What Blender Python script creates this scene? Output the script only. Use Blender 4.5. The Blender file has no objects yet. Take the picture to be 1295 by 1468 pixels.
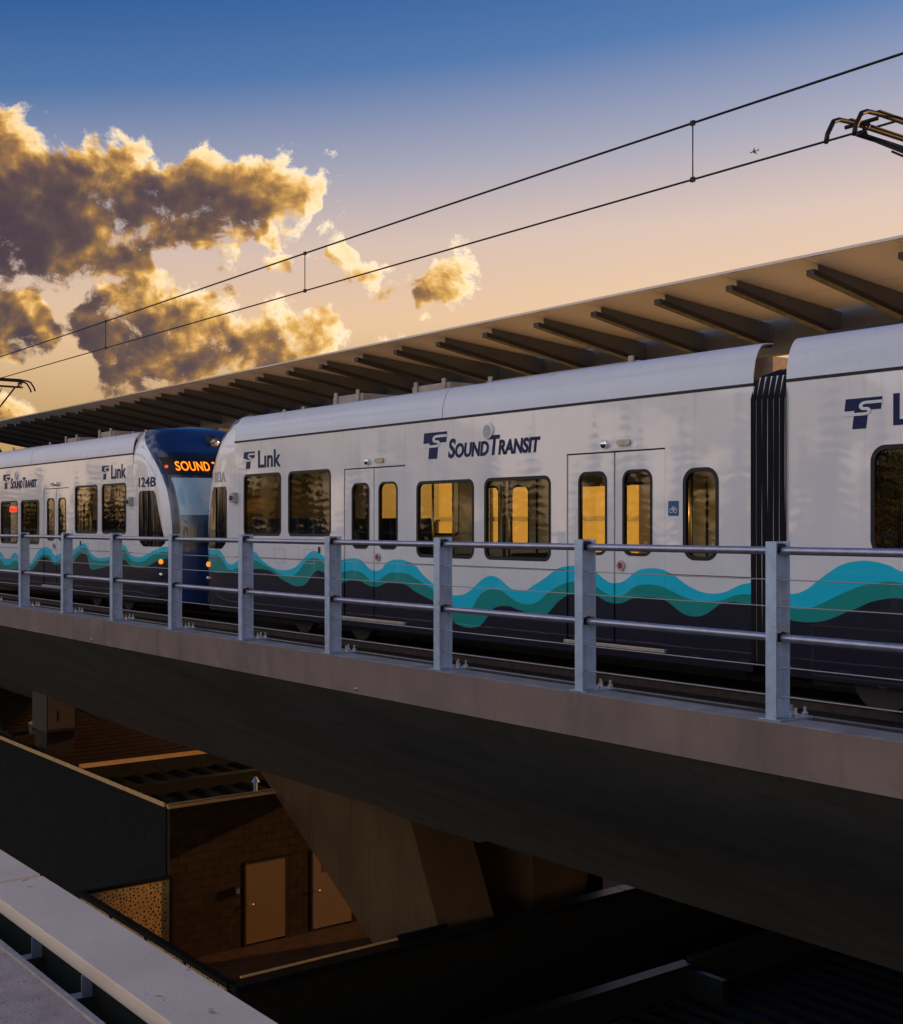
import bpy, bmesh, math, random
from mathutils import Vector, Matrix
random.seed(7)
sc = bpy.context.scene
COL = sc.collection
# ------------------------------------------------------------------ camera
F = 1800.0                                   # focal length in photograph pixels
TH = math.atan(1386 / F); CT, ST = math.cos(TH), math.sin(TH)
cam = bpy.data.cameras.new('camera'); camo = bpy.data.objects.new('camera', cam); COL.objects.link(camo); sc.camera = camo
cam.sensor_fit = 'HORIZONTAL'; cam.sensor_width = 36; cam.lens = 36 * F / 1295; cam.shift_y = 20 / 1295
cam.clip_start = .05; cam.clip_end = 30000
camo.location = (0, 0, 0); camo.rotation_euler = (math.pi / 2, 0, -TH)     # eye level is z = 0; the track runs along Y

def on_x(x, y, X):                            # photograph pixel -> (Y, Z) on the vertical plane X
    Y = X * (F * CT - (x - 647) * ST) / ((x + 739) * CT)
    return Y, (754 - y) / F * (X * ST + Y * CT)
def on_y(x, y, Y):                            # pixel -> (X, Z) on the vertical plane Y
    X = Y * (x + 739) * CT / (F * CT - (x - 647) * ST)
    return X, (754 - y) / F * (X * ST + Y * CT)

# ------------------------------------------------------------------ light
SUN_AZ, SUN_EL = math.radians(101), math.radians(9)      # azimuth from +Y towards +X
SUN = Vector((math.sin(SUN_AZ) * math.cos(SUN_EL), math.cos(SUN_AZ) * math.cos(SUN_EL), math.sin(SUN_EL)))
sl = bpy.data.lights.new('sun', 'SUN'); sl.energy = 2.0; sl.angle = math.radians(.55); sl.color = (1, .50, .17)
so = bpy.data.objects.new('sun', sl); COL.objects.link(so)
so.rotation_euler = SUN.to_track_quat('Z', 'Y').to_euler()
vs = sc.view_settings; vs.view_transform = 'Standard'; vs.look = 'None'; vs.gamma = 1; vs.exposure = 0.35
vs.use_curve_mapping = False
sc.cycles.use_denoising = True
sc.cycles.max_bounces = 8; sc.cycles.transparent_max_bounces = 16

def lin(*c):                                  # sRGB 0-255 -> linear
    return tuple((v / 255 / 12.92 if v <= 10 else ((v / 255 + .055) / 1.055) ** 2.4) for v in c)

class NT:
    """small helper to write node trees"""
    def __init__(s, tree): s.t = tree; s.l = tree.links
    def n(s, typ, **kw):
        nd = s.t.nodes.new(typ)
        for k, v in kw.items(): setattr(nd, k, v)
        return nd
    def set(s, sock, v):
        if isinstance(v, bpy.types.NodeSocket): s.l.new(v, sock)
        elif v is not None:
            if hasattr(sock.default_value, '__len__') and not hasattr(v, '__len__'): v = (v,) * len(sock.default_value)
            if hasattr(sock.default_value, '__len__') and len(sock.default_value) == 4 and len(v) == 3: v = tuple(v) + (1,)
            sock.default_value = v
    def m(s, op, a, b=None, c=None, clamp=False):
        nd = s.n('ShaderNodeMath', operation=op, use_clamp=clamp)
        for i, v in enumerate((a, b, c)):
            if v is not None: s.set(nd.inputs[i], v)
        return nd.outputs[0]
    def vm(s, op, a, b=None, scale=None):
        nd = s.n('ShaderNodeVectorMath', operation=op); s.set(nd.inputs[0], a)
        if b is not None: s.set(nd.inputs[1], b)
        if scale is not None: s.set(nd.inputs[3], scale)
        return nd.outputs['Value'] if op in ('DOT_PRODUCT', 'LENGTH', 'DISTANCE') else nd.outputs[0]
    def smooth(s, v, a, b):
        nd = s.n('ShaderNodeMapRange', interpolation_type='SMOOTHSTEP'); s.set(nd.inputs[0], v); s.set(nd.inputs[1], a); s.set(nd.inputs[2], b); return nd.outputs[0]
    def rng(s, v, a, b, c=0., d=1.):
        nd = s.n('ShaderNodeMapRange'); s.set(nd.inputs[0], v)
        for i, q in enumerate((a, b, c, d)): s.set(nd.inputs[i + 1], q)
        return nd.outputs[0]
    def mix(s, f, a, b, blend='MIX'):
        nd = s.n('ShaderNodeMix', data_type='RGBA', blend_type=blend); s.set(nd.inputs[0], f); s.set(nd.inputs[6], a); s.set(nd.inputs[7], b); return nd.outputs[2]
    def ramp(s, v, stops):
        nd = s.n('ShaderNodeValToRGB'); s.set(nd.inputs[0], v); e = nd.color_ramp.elements
        while len(e) < len(stops): e.new(.5)
        for el, (p, c) in zip(e, stops): el.position = p; el.color = tuple(c[:3]) + (1,)
        return nd.outputs[0]
    def noise(s, vec, scale, detail=4, rough=.55, dist=0.):
        nd = s.n('ShaderNodeTexNoise'); s.set(nd.inputs['Vector'], vec)
        for k, v in (('Scale', scale), ('Detail', detail), ('Roughness', rough), ('Distortion', dist)): nd.inputs[k].default_value = v
        return nd.outputs[0]

# ------------------------------------------------------------------ sky with clouds (world)
w = bpy.data.worlds.new('World'); sc.world = w; w.use_nodes = True
K = NT(w.node_tree); bg = w.node_tree.nodes['Background']
SKY = .1
AZV = math.pi / 2 - (math.pi / 2 - TH)        # azimuth of the view axis from +Y
def px_sky(x, y):                             # pixel -> (azimuth, elevation)
    return AZV + math.atan((x - 647) / F), math.atan((754 - y) / math.hypot(F, x - 647))
# cloud banks: upper and lower outlines, (x, y) measured on the photograph and turned into sky directions
BANKS = [
    ([(-420, 130), (-200, 105), (-60, 125), (0, 148), (50, 165), (88, 205), (130, 200), (165, 212), (200, 203), (228, 226), (262, 222), (300, 206), (345, 228), (400, 218), (440, 226), (475, 222), (492, 238)],
     [(-420, 400), (0, 418), (100, 412), (150, 412), (200, 416), (222, 408), (250, 352), (300, 372), (335, 384), (378, 352), (420, 350), (440, 330), (455, 262), (475, 250), (492, 240)]),
    ([(405, 372), (440, 352), (462, 308), (500, 318), (515, 352), (545, 385), (575, 396), (590, 420), (604, 405), (622, 366), (660, 358), (692, 400)],
     [(405, 376), (440, 392), (480, 404), (530, 410), (575, 402), (590, 410), (604, 440), (640, 446), (675, 436), (692, 404)]),
    ([(-420, 440), (-100, 420), (0, 400), (55, 408), (96, 462), (112, 455), (130, 396), (200, 400), (280, 398), (312, 418), (350, 452), (400, 434), (455, 430), (500, 470), (512, 480)],
     [(-420, 530), (0, 520), (60, 516), (100, 478), (118, 500), (150, 560), (250, 562), (350, 556), (430, 530), (500, 482), (512, 480)]),
    ([(-300, 590), (-20, 568), (25, 562), (45, 574), (66, 592), (120, 598), (520, 500), (545, 486), (575, 474), (590, 486)],
     [(-300, 620), (0, 612), (66, 596), (120, 590), (520, 490), (545, 490), (575, 492), (590, 484)]),
]
U0, U1, V0, V1 = px_sky(-420, 0)[0] * F, px_sky(720, 0)[0] * F, 0., 900.
def fcurve(nt, v, pts):                       # float curve: azimuth -> elevation, both 0..1
    nd = nt.n('ShaderNodeFloatCurve'); nt.set(nd.inputs[1], v); mp = nd.mapping; c = mp.curves[0]; mp.use_clip = False
    pts = sorted(pts)
    for i, p in enumerate(pts):
        if i < 2: c.points[i].location = p
        else: c.points.new(*p)
    mp.update(); return nd.outputs[0]
CO = (51.9, 8.8)
gt = bpy.data.node_groups.new('cloud_density', 'ShaderNodeTree')
for nm in ('U', 'V', 'Detail'): gt.interface.new_socket(nm, in_out='INPUT', socket_type='NodeSocketFloat')
gt.interface.new_socket('Density', in_out='OUTPUT', socket_type='NodeSocketFloat')
G = NT(gt); gi = G.n('NodeGroupInput'); go = G.n('NodeGroupOutput')
cmb = G.n('ShaderNodeCombineXYZ'); G.set(cmb.inputs[0], G.m('MULTIPLY_ADD', gi.outputs[0], .01, CO[0])); G.set(cmb.inputs[1], G.m('MULTIPLY_ADD', gi.outputs[1], .0108, CO[1]))
wn = G.n('ShaderNodeTexNoise', noise_dimensions='2D'); G.set(wn.inputs['Vector'], cmb.outputs[0])
for k_, v_ in (('Scale', 1.5), ('Detail', 2.), ('Roughness', .55)): wn.inputs[k_].default_value = v_
ws = G.n('ShaderNodeSeparateColor'); G.set(ws.inputs[0], wn.outputs['Color'])
U = G.m('MULTIPLY_ADD', G.m('SUBTRACT', ws.outputs[0], .5), 62., gi.outputs[0]); V = G.m('MULTIPLY_ADD', G.m('SUBTRACT', ws.outputs[1], .5), 56., gi.outputs[1])
un = G.rng(U, U0, U1)
cov = None
for top, bot in BANKS:
    ct = [((px_sky(*p)[0] * F - U0) / (U1 - U0), px_sky(*p)[1] * F / V1) for p in top]
    cb = [((px_sky(*p)[0] * F - U0) / (U1 - U0), px_sky(*p)[1] * F / V1) for p in bot]
    t = G.m('MINIMUM', G.m('MULTIPLY_ADD', fcurve(G, un, ct), V1, G.m('MULTIPLY', V, -1.)), G.m('MULTIPLY_ADD', fcurve(G, un, cb), -V1, V))
    xs = [p[0] for p in ct]
    t = G.m('MINIMUM', t, G.m('MULTIPLY', G.m('SUBTRACT', max(xs), un), U1 - U0))
    if min(xs) > .001: t = G.m('MINIMUM', t, G.m('MULTIPLY', G.m('SUBTRACT', un, min(xs)), U1 - U0))
    cov = t if cov is None else G.m('MAXIMUM', cov, t)
cov = G.m('MULTIPLY_ADD', cov, 1 / 62., .45); cov = G.m('MINIMUM', G.m('MAXIMUM', cov, 0.), G.rng(un, .2, .62, 1.0, .80))
# unseen sky gets added broken cloud to light the train, thinning towards the sun
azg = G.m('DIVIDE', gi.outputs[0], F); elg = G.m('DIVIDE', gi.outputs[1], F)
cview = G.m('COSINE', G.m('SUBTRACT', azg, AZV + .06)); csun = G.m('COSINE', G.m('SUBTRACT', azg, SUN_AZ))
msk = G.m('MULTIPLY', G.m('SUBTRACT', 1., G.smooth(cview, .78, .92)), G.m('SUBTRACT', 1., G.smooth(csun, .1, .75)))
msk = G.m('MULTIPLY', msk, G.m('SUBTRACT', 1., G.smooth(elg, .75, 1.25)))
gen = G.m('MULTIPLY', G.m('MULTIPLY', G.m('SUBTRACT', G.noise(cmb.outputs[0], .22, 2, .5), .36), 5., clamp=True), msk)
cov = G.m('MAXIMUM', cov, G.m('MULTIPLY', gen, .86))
nd = G.n('ShaderNodeTexNoise', noise_dimensions='2D'); G.set(nd.inputs['Vector'], cmb.outputs[0]); G.set(nd.inputs['Detail'], gi.outputs[2])
nd.inputs['Scale'].default_value = 1.4; nd.inputs['Roughness'].default_value = .67; nd.inputs['Distortion'].default_value = .2
den = G.m('ADD', cov, G.m('MULTIPLY', G.m('SUBTRACT', nd.outputs[0], .5), G.rng(un, .25, .75, 1.55, 2.5)))
den = G.m('MULTIPLY', G.m('SUBTRACT', den, .40), G.smooth(cov, .0, .25))
G.set(go.inputs[0], den)

tc = K.n('ShaderNodeTexCoord'); D0 = K.vm('NORMALIZE', tc.outputs['Generated'])
sp = K.n('ShaderNodeSeparateXYZ'); K.set(sp.inputs[0], D0)
elr = K.m('ARCSINE', sp.outputs[2]); azr = K.m('ARCTAN2', sp.outputs[0], sp.outputs[1])
cs = K.m('COSINE', K.m('SUBTRACT', azr, SUN_AZ))
el_eff = K.m('DIVIDE', K.m('MULTIPLY', elr, 180 / math.pi), K.m('MULTIPLY_ADD', cs, .36, 1.0))
rampc = K.ramp(K.m('DIVIDE', el_eff, 90.), [(p / 90, lin(*c)) for p, c in (
    (0, (160, 122, 68)), (4, (174, 138, 86)), (8, (210, 174, 136)), (11, (194, 170, 156)), (14, (146, 145, 160)), (17.5, (72, 104, 150)), (22, (18, 72, 132)), (40, (20, 58, 116)), (90, (26, 52, 105)))])
gain = K.m('MULTIPLY_ADD', cs, .22, 1.0)
rampc = K.vm('SCALE', rampc, scale=K.m('DIVIDE', gain, SKY))
nish = K.n('ShaderNodeTexSky', sky_type='NISHITA', sun_disc=False)
nish.sun_elevation = SUN_EL; nish.sun_rotation = SUN_AZ; nish.ozone_density = 2.5; nish.dust_density = .6
skyc = K.mix(.08, rampc, nish.outputs[0])
Us = K.m('MULTIPLY', azr, F); Vs = K.m('MULTIPLY', elr, F)
tsun = K.m('SINE', K.m('SUBTRACT', SUN_AZ, azr))
def dens(shift, det=9.):
    nd = K.n('ShaderNodeGroup'); nd.node_tree = gt
    K.set(nd.inputs[0], K.m('MULTIPLY_ADD', tsun, shift, Us)); K.set(nd.inputs[1], K.m('ADD', Vs, shift * .42)); nd.inputs[2].default_value = det
    return nd.outputs[0]
d0 = dens(0)
tau = K.m('ADD', K.m('MAXIMUM', dens(26., 4.), 0.), K.m('MULTIPLY', K.m('MAXIMUM', dens(80., 2.), 0.), 1.3))
cdot = K.vm('DOT_PRODUCT', D0, tuple(SUN))
tau = K.m('MULTIPLY', K.m('ADD', tau, K.m('MULTIPLY', K.m('MAXIMUM', d0, 0.), .5)), K.smooth(cdot, -.9, .1))
tau = K.m('MULTIPLY', tau, K.rng(Us, px_sky(-60, 0)[0] * F, px_sky(420, 0)[0] * F, 1.75, .85))
L = K.m('EXPONENT', K.m('MULTIPLY', tau, -1.35))
cl = K.ramp(L, [(0, lin(66, 56, 66)), (.10, lin(92, 74, 70)), (.26, lin(142, 106, 68)), (.46, lin(204, 156, 84)), (.68, lin(236, 202, 148)), (1, lin(244, 228, 202))])
front = K.m('SUBTRACT', 1., K.smooth(cdot, -.75, .1))  # brightens the added clouds behind the camera so they light the train side
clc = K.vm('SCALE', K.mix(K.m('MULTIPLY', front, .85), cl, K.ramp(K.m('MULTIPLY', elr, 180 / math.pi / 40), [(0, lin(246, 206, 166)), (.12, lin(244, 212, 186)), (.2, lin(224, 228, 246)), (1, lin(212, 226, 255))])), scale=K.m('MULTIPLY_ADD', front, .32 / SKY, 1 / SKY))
alpha = K.smooth(d0, .005, .33)
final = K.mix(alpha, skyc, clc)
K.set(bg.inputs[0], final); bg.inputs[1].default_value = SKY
w.cycles.sampling_method = 'MANUAL'; w.cycles.sample_map_resolution = 256
#@@END_SKY
# ------------------------------------------------------------------ materials
def material(name, color, rough=.5, metal=0., coat=0., bump=0., bscale=8., var=0., vscale=3., spec=None, dirt=None, streak=0.):
    if spec is None: spec = .5 if rough < .78 else .15
    m = bpy.data.materials.new(name); m.use_nodes = True; n = NT(m.node_tree)
    p = m.node_tree.nodes['Principled BSDF']
    n.set(p.inputs['Base Color'], color); p.inputs['Roughness'].default_value = rough; p.inputs['Metallic'].default_value = metal
    p.inputs['Coat Weight'].default_value = coat; p.inputs['Coat Roughness'].default_value = .06; p.inputs['Specular IOR Level'].default_value = spec
    g = n.n('ShaderNodeNewGeometry').outputs['Position']
    c = None
    if var:
        v = n.noise(g, vscale, 6, .6)
        c = n.mix(n.rng(v, .3, .7), tuple(x * (1 - var) for x in color), tuple(min(1, x * (1 + var)) for x in color))
    if streak:
        mp_ = n.n('ShaderNodeMapping'); n.set(mp_.inputs[0], g); mp_.inputs['Scale'].default_value = (3, 3, .35)
        c = n.mix(n.m('MULTIPLY', n.smooth(n.noise(mp_.outputs[0], 1.6, 6, .65), .5, .78), streak), c if c else color, tuple(x * .35 for x in color))
    if dirt:
        dc, ds, lo, hi = dirt
        c = n.mix(n.smooth(n.noise(g, ds, 8, .65, .4), lo, hi), c if c else color, dc)
    if c: n.set(p.inputs['Base Color'], c)
    if var:
        n.set(p.inputs['Roughness'], n.rng(n.noise(g, vscale * 4, 4), .3, .7, max(.02, rough - .1), min(1, rough + .1)))
    if bump:
        b = n.n('ShaderNodeBump'); b.inputs['Strength'].default_value = bump; b.inputs['Distance'].default_value = .02
        n.set(b.inputs['Height'], n.noise(g, bscale, 6, .6)); n.set(p.inputs['Normal'], b.outputs[0])
    return m
M = {}
M['concrete_edge'] = material('concrete_edge', (.235, .178, .15), .8, streak=.4, bump=.25, bscale=30, var=.22, vscale=1.3, dirt=((.175, .135, .115), 1.1, .52, .7))
M['concrete_top'] = material('concrete_top', (.30, .29, .28), .85, bump=.3, bscale=40, var=.25, vscale=4)
M['girder'] = material('girder', (.20, .195, .175), .85, streak=.5, bump=.2, bscale=20, var=.18, vscale=.8)
M['pier'] = material('pier', (.135, .078, .034), .85, streak=.4, bump=.15, bscale=25, var=.18, vscale=.9)
M['galv'] = material('galv', (.47, .59, .76), .40, .42, bump=.06, bscale=60, var=.16, vscale=9, dirt=((.66, .65, .70), 14, .55, .7))
M['galv_dark'] = material('galv_dark', (.30, .36, .44), .42, .7, var=.15, vscale=12)
M['pipe'] = material('pipe', (.40, .40, .48), .36, .75, var=.14, vscale=10)
M['weld'] = material('weld', (.46, .49, .56), .55, .4, var=.25, vscale=40)
M['cable'] = material('cable', (.45, .43, .42), .4, .8)
M['bolt'] = material('bolt', (.62, .64, .66), .3, .9)
M['rail_steel'] = material('rail_steel', (.10, .07, .06), .55, .6, var=.3, vscale=10)
M['rail_head'] = material('rail_head', (.35, .32, .32), .3, .9)
M['ballast_dark'] = material('ballast_dark', (.045, .042, .045), .9, bump=.6, bscale=35, var=.4, vscale=14)
M['black'] = material('black', (.012, .012, .013), .55)
M['rubber'] = material('rubber', (.010, .010, .011), .45, spec=.35)
M['seam'] = material('seam', (.012, .011, .015), .6)
M['roof_white'] = material('roof_white', (.74, .76, .82), .35, coat=.3, var=.03, vscale=1.2)
M['navy_paint'] = material('navy_paint', (.012, .035, .13), .22, coat=.7)
M['navy_frame'] = material('navy_frame', (.008, .016, .04), .25, coat=.4)
M['decal_navy'] = material('decal_navy', (.010, .020, .085), .45, spec=.2)
M['decal_white'] = material('decal_white', (.78, .78, .80), .3, coat=.3)
M['decal_blue'] = material('decal_blue', (.02, .09, .26), .3)
M['grey_paint'] = material('grey_paint', (.45, .45, .47), .4)
M['sill'] = material('sill', (.50, .44, .36), .45, .5, var=.2, vscale=12)
M['bellows'] = material('bellows', (.014, .014, .016), .6, bump=.1, bscale=40)
M['bellows_edge'] = material('bellows_edge', (.85, .80, .78), .5)
M['chrome'] = material('chrome', (.75, .76, .78), .12, 1.)
M['seat'] = material('seat', (.03, .05, .12), .8, var=.3, vscale=40)
M['steel_pole'] = material('steel_pole', (.6, .58, .5), .25, 1.)
M['interior'] = material('interior', (.30, .27, .22), .5)
M['floor_grey'] = material('floor_grey', (.07, .07, .075), .7)
M['under'] = material('under', (.015, .015, .016), .7)
M['wheel'] = material('wheel', (.07, .06, .055), .5, .6)
M['red'] = material('red', (.4, .02, .015), .35)
M['canopy_panel'] = material('canopy_panel', (.80, .73, .64), .5, 0., var=.05, vscale=1.5)
M['beam_dark'] = material('beam_dark', (.035, .035, .038), .5, .1, var=.12, vscale=2)
M['canopy_beam'] = material('canopy_beam', (.13, .14, .155), .5, .1, var=.12, vscale=2)
M['canopy_edge'] = material('canopy_edge', (.5, .45, .4), .35, .6)
M['column'] = material('column', (.46, .38, .27), .55, var=.08, vscale=2)
M['platform'] = material('platform', (.62, .58, .52), .8, var=.1)
M['roof_kit'] = material('roof_kit', (.42, .35, .28), .6, .2, var=.2, vscale=6)
M['wire'] = material('wire', (.015, .013, .012), .5, .5)
M['panto'] = material('panto', (.02, .018, .017), .5, .4)
M['plane'] = material('plane', (.03, .03, .04), .4)
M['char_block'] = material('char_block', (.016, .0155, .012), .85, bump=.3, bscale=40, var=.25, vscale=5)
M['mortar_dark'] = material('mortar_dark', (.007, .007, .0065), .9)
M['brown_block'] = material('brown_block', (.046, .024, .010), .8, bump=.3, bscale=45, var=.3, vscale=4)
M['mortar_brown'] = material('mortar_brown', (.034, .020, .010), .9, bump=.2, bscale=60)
M['door_tan'] = material('door_tan', (.24, .14, .055), .5, var=.06, vscale=2)
M['door_pale'] = material('door_pale', (.27, .17, .09), .5, var=.06, vscale=2)
M['frame_dark'] = material('frame_dark', (.03, .022, .017), .5, .3)
M['kick'] = material('kick', (.55, .48, .38), .35, .8)
M['rim_lit_metal'] = material('rim_lit_metal', (.85, .50, .20), .45, 0., var=.1, vscale=4)  # orange low-sun rim light put into the base colour
M['roof_metal'] = material('roof_metal', (.018, .017, .015), .5, .4, var=.25, vscale=3)
M['roof_rib'] = material('roof_rib', (.05, .026, .011), .45, .4, var=.25, vscale=4)
M['black_frame'] = material('black_frame', (.012, .013, .015), .4, .4, var=.2, vscale=8)
M['perf_gold'] = material('perf_gold', (.62, .38, .12), .45, .1, var=.2, vscale=5)
M['timber'] = material('timber', (.10, .045, .018), .7, bump=.15, bscale=30, var=.35, vscale=3)
M['tan_box'] = material('tan_box', (.085, .058, .04), .6, var=.12, vscale=3)
M['coping_slab'] = material('coping_slab', (.88, .70, .50), .6, bump=.15, bscale=60, var=.10, vscale=2.2, dirt=((.30, .25, .21), 9, .64, .72))  # warm sky glow worked into the slab colour
M['slab_edge'] = material('slab_edge', (.42, .36, .30), .6, var=.25, vscale=25)
M['ledge'] = material('ledge', (.56, .43, .36), .85, bump=.5, bscale=90, var=.2, vscale=9, dirt=((.26, .22, .22), 22, .6, .7))
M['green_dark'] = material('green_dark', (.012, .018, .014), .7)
M['asphalt'] = material('asphalt', (.03, .028, .027), .9, bump=.4, bscale=20, var=.25, vscale=.6)
M['upstand'] = material('upstand', (.02, .025, .03), .4, .5, var=.15)

def glass_mat(name, tint, refl=.09, rough=.02):
    m = bpy.data.materials.new(name); m.use_nodes = True; n = NT(m.node_tree); m.node_tree.nodes.remove(m.node_tree.nodes['Principled BSDF'])
    out = m.node_tree.nodes['Material Output']
    t = n.n('ShaderNodeBsdfTransparent'); n.set(t.inputs[0], tint); g = n.n('ShaderNodeBsdfGlossy'); g.inputs['Roughness'].default_value = rough
    lw = n.n('ShaderNodeLayerWeight'); lw.inputs[0].default_value = .5
    fz = n.m('MULTIPLY_ADD', n.m('POWER', lw.outputs['Facing'], 5.), .96, .04)
    b = n.n('ShaderNodeBump'); b.inputs['Strength'].default_value = .05; b.inputs['Distance'].default_value = .02
    n.set(b.inputs['Height'], n.noise(n.n('ShaderNodeNewGeometry').outputs['Position'], 2.2, 2)); n.set(g.inputs['Normal'], b.outputs[0])
    mx = n.n('ShaderNodeMixShader'); n.set(mx.inputs[0], fz); n.set(mx.inputs[1], t.outputs[0]); n.set(mx.inputs[2], g.outputs[0])
    n.set(out.inputs[0], mx.outputs[0]); return m
M['tint_glass'] = glass_mat('tint_glass', (.92, .88, .74))
M['dark_glass'] = glass_mat('dark_glass', (.10, .11, .12))
M['screen_glass'] = glass_mat('screen_glass', (.30, .45, .55))
def emit_mat(name, c, s):
    m = bpy.data.materials.new(name); m.use_nodes = True; p = m.node_tree.nodes['Principled BSDF']
    p.inputs['Base Color'].default_value = (0, 0, 0, 1); p.inputs['Emission Color'].default_value = c + (1,); p.inputs['Emission Strength'].default_value = s
    return m
M['led_amber'] = emit_mat('led_amber', (1, .25, .008), 1.35)
M['led_red'] = emit_mat('led_red', (1, .05, .03), 1.4)
M['lamp_amber'] = emit_mat('lamp_amber', (1, .3, .03), .9)
# added translucent sheet: low sun glows through it to turn train windows golden
m = bpy.data.materials.new('glow_sheet'); m.use_nodes = True; n = NT(m.node_tree); m.node_tree.nodes.remove(m.node_tree.nodes['Principled BSDF'])
tr = n.n('ShaderNodeBsdfTranslucent'); df = n.n('ShaderNodeBsdfDiffuse'); n.set(tr.inputs[0], (1., .97, .62)); n.set(df.inputs[0], (.5, .45, .35))
mx = n.n('ShaderNodeMixShader'); mx.inputs[0].default_value = .1; n.set(mx.inputs[1], tr.outputs[0]); n.set(mx.inputs[2], df.outputs[0]); n.set(m.node_tree.nodes['Material Output'].inputs[0], mx.outputs[0])
M['frosted'] = m

# ------------------------------------------------------------------ mesh helpers
class MB:
    def __init__(s): s.v = []; s.f = []
    def add(s, v, f):
        o = len(s.v); s.v += [tuple(p) for p in v]; s.f += [tuple(i + o for i in q) for q in f]; return s
    def box(s, x0, x1, y0, y1, z0, z1):
        return s.add([(x, y, z) for z in (z0, z1) for y in (y0, y1) for x in (x0, x1)],
                     [(0, 2, 3, 1), (4, 5, 7, 6), (0, 1, 5, 4), (2, 6, 7, 3), (0, 4, 6, 2), (1, 3, 7, 5)])
    def prism(s, pts, axis, a0, a1, caps=True):       # closed 2D outline swept along an axis
        def P(p, a): return {'x': (a, p[0], p[1]), 'y': (p[0], a, p[1]), 'z': (p[0], p[1], a)}[axis]
        n = len(pts); f = [(i, (i + 1) % n, (i + 1) % n + n, i + n) for i in range(n)]
        if caps: f += [tuple(range(n - 1, -1, -1)), tuple(range(n, 2 * n))]
        return s.add([P(p, a0) for p in pts] + [P(p, a1) for p in pts], f)
    def tube(s, pts, r, n=8, caps=True):
        pts = [Vector(p) for p in pts]; rr_ = r if hasattr(r, '__len__') else [r] * len(pts); V = []
        up = None
        for i, p in enumerate(pts):
            d = (pts[min(i + 1, len(pts) - 1)] - pts[max(i - 1, 0)]).normalized()
            if up is None: up = Vector((0, 0, 1)) if abs(d.z) < .9 else Vector((1, 0, 0))
            a = d.cross(up).normalized(); b = a.cross(d).normalized(); up = b
            V += [p + (a * math.cos(t) + b * math.sin(t)) * rr_[i] for t in [2 * math.pi * k / n for k in range(n)]]
        f = [(i * n + k, i * n + (k + 1) % n, (i + 1) * n + (k + 1) % n, (i + 1) * n + k) for i in range(len(pts) - 1) for k in range(n)]
        if caps: f += [tuple(range(n)), tuple(range(len(V) - 1, len(V) - n - 1, -1))]
        return s.add(V, f)
    def grid(s, rows):                                # rows of points
        n = len(rows[0]); return s.add([p for r in rows for p in r], [(i * n + j, i * n + j + 1, (i + 1) * n + j + 1, (i + 1) * n + j) for i in range(len(rows) - 1) for j in range(n - 1)])
    def build(s, name, mat, parent=None, smooth=False, bevel=0., shift=None, angle=None):
        me = bpy.data.meshes.new(name); bm = bmesh.new(); vs_ = [bm.verts.new(p) for p in s.v]
        for q in s.f:
            try: bm.faces.new([vs_[i] for i in q])
            except ValueError: pass
        bmesh.ops.recalc_face_normals(bm, faces=bm.faces)
        if bevel: bmesh.ops.bevel(bm, geom=list(bm.edges), offset=bevel, segments=2, affect='EDGES', profile=.6, clamp_overlap=True)
        if smooth:
            for fc in bm.faces: fc.smooth = True
        bm.to_mesh(me); bm.free()
        if smooth and angle: me.set_sharp_from_angle(angle=math.radians(angle))
        return link(name, me, mat, parent)
def link(name, me, mat, parent=None, loc=None):
    if mat and not me.materials: me.materials.append(M[mat] if isinstance(mat, str) else mat)
    o = bpy.data.objects.new(name, me); COL.objects.link(o)
    if parent: o.parent = parent
    if loc: o.location = loc
    return o
def tag(o, label=None, cat=None, group=None, kind=None):
    for k_, v_ in (('label', label), ('category', cat), ('group', group), ('kind', kind)):
        if v_: o[k_] = v_
    return o
def thing(name, label, cat, loc=(0, 0, 0), group=None):
    o = bpy.data.objects.new(name, None); o.empty_display_size = .3; COL.objects.link(o); o.location = loc
    return tag(o, label, cat, group)
def rrect(a0, a1, b0, b1, r, n=6):
    r = min(r, (a1 - a0) / 2 - 1e-4, (b1 - b0) / 2 - 1e-4); P = []
    for ca, cb, t0 in ((a1 - r, b1 - r, 0), (a0 + r, b1 - r, 90), (a0 + r, b0 + r, 180), (a1 - r, b0 + r, 270)):
        P += [(ca + r * math.cos(math.radians(t0 + 90 * k / n)), cb + r * math.sin(math.radians(t0 + 90 * k / n))) for k in range(n + 1)]
    return P
def plate(outlines, t):                                # flat plate with holes: (verts (a, b, c), faces)
    cu = bpy.data.curves.new('plate_outline', 'CURVE'); cu.dimensions = '2D'; cu.fill_mode = 'BOTH'; cu.extrude = t / 2
    for pts in outlines:
        sp_ = cu.splines.new('POLY'); sp_.points.add(len(pts) - 1); sp_.use_cyclic_u = True
        for i, p in enumerate(pts): sp_.points[i].co = (p[0], p[1], 0, 1)
    ob = bpy.data.objects.new('plate_outline', cu); me = bpy.data.meshes.new_from_object(ob)
    V = [tuple(v.co) for v in me.vertices]; Fc = [tuple(p.vertices) for p in me.polygons]
    bpy.data.objects.remove(ob); bpy.data.curves.remove(cu); bpy.data.meshes.remove(me); return V, Fc
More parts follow.
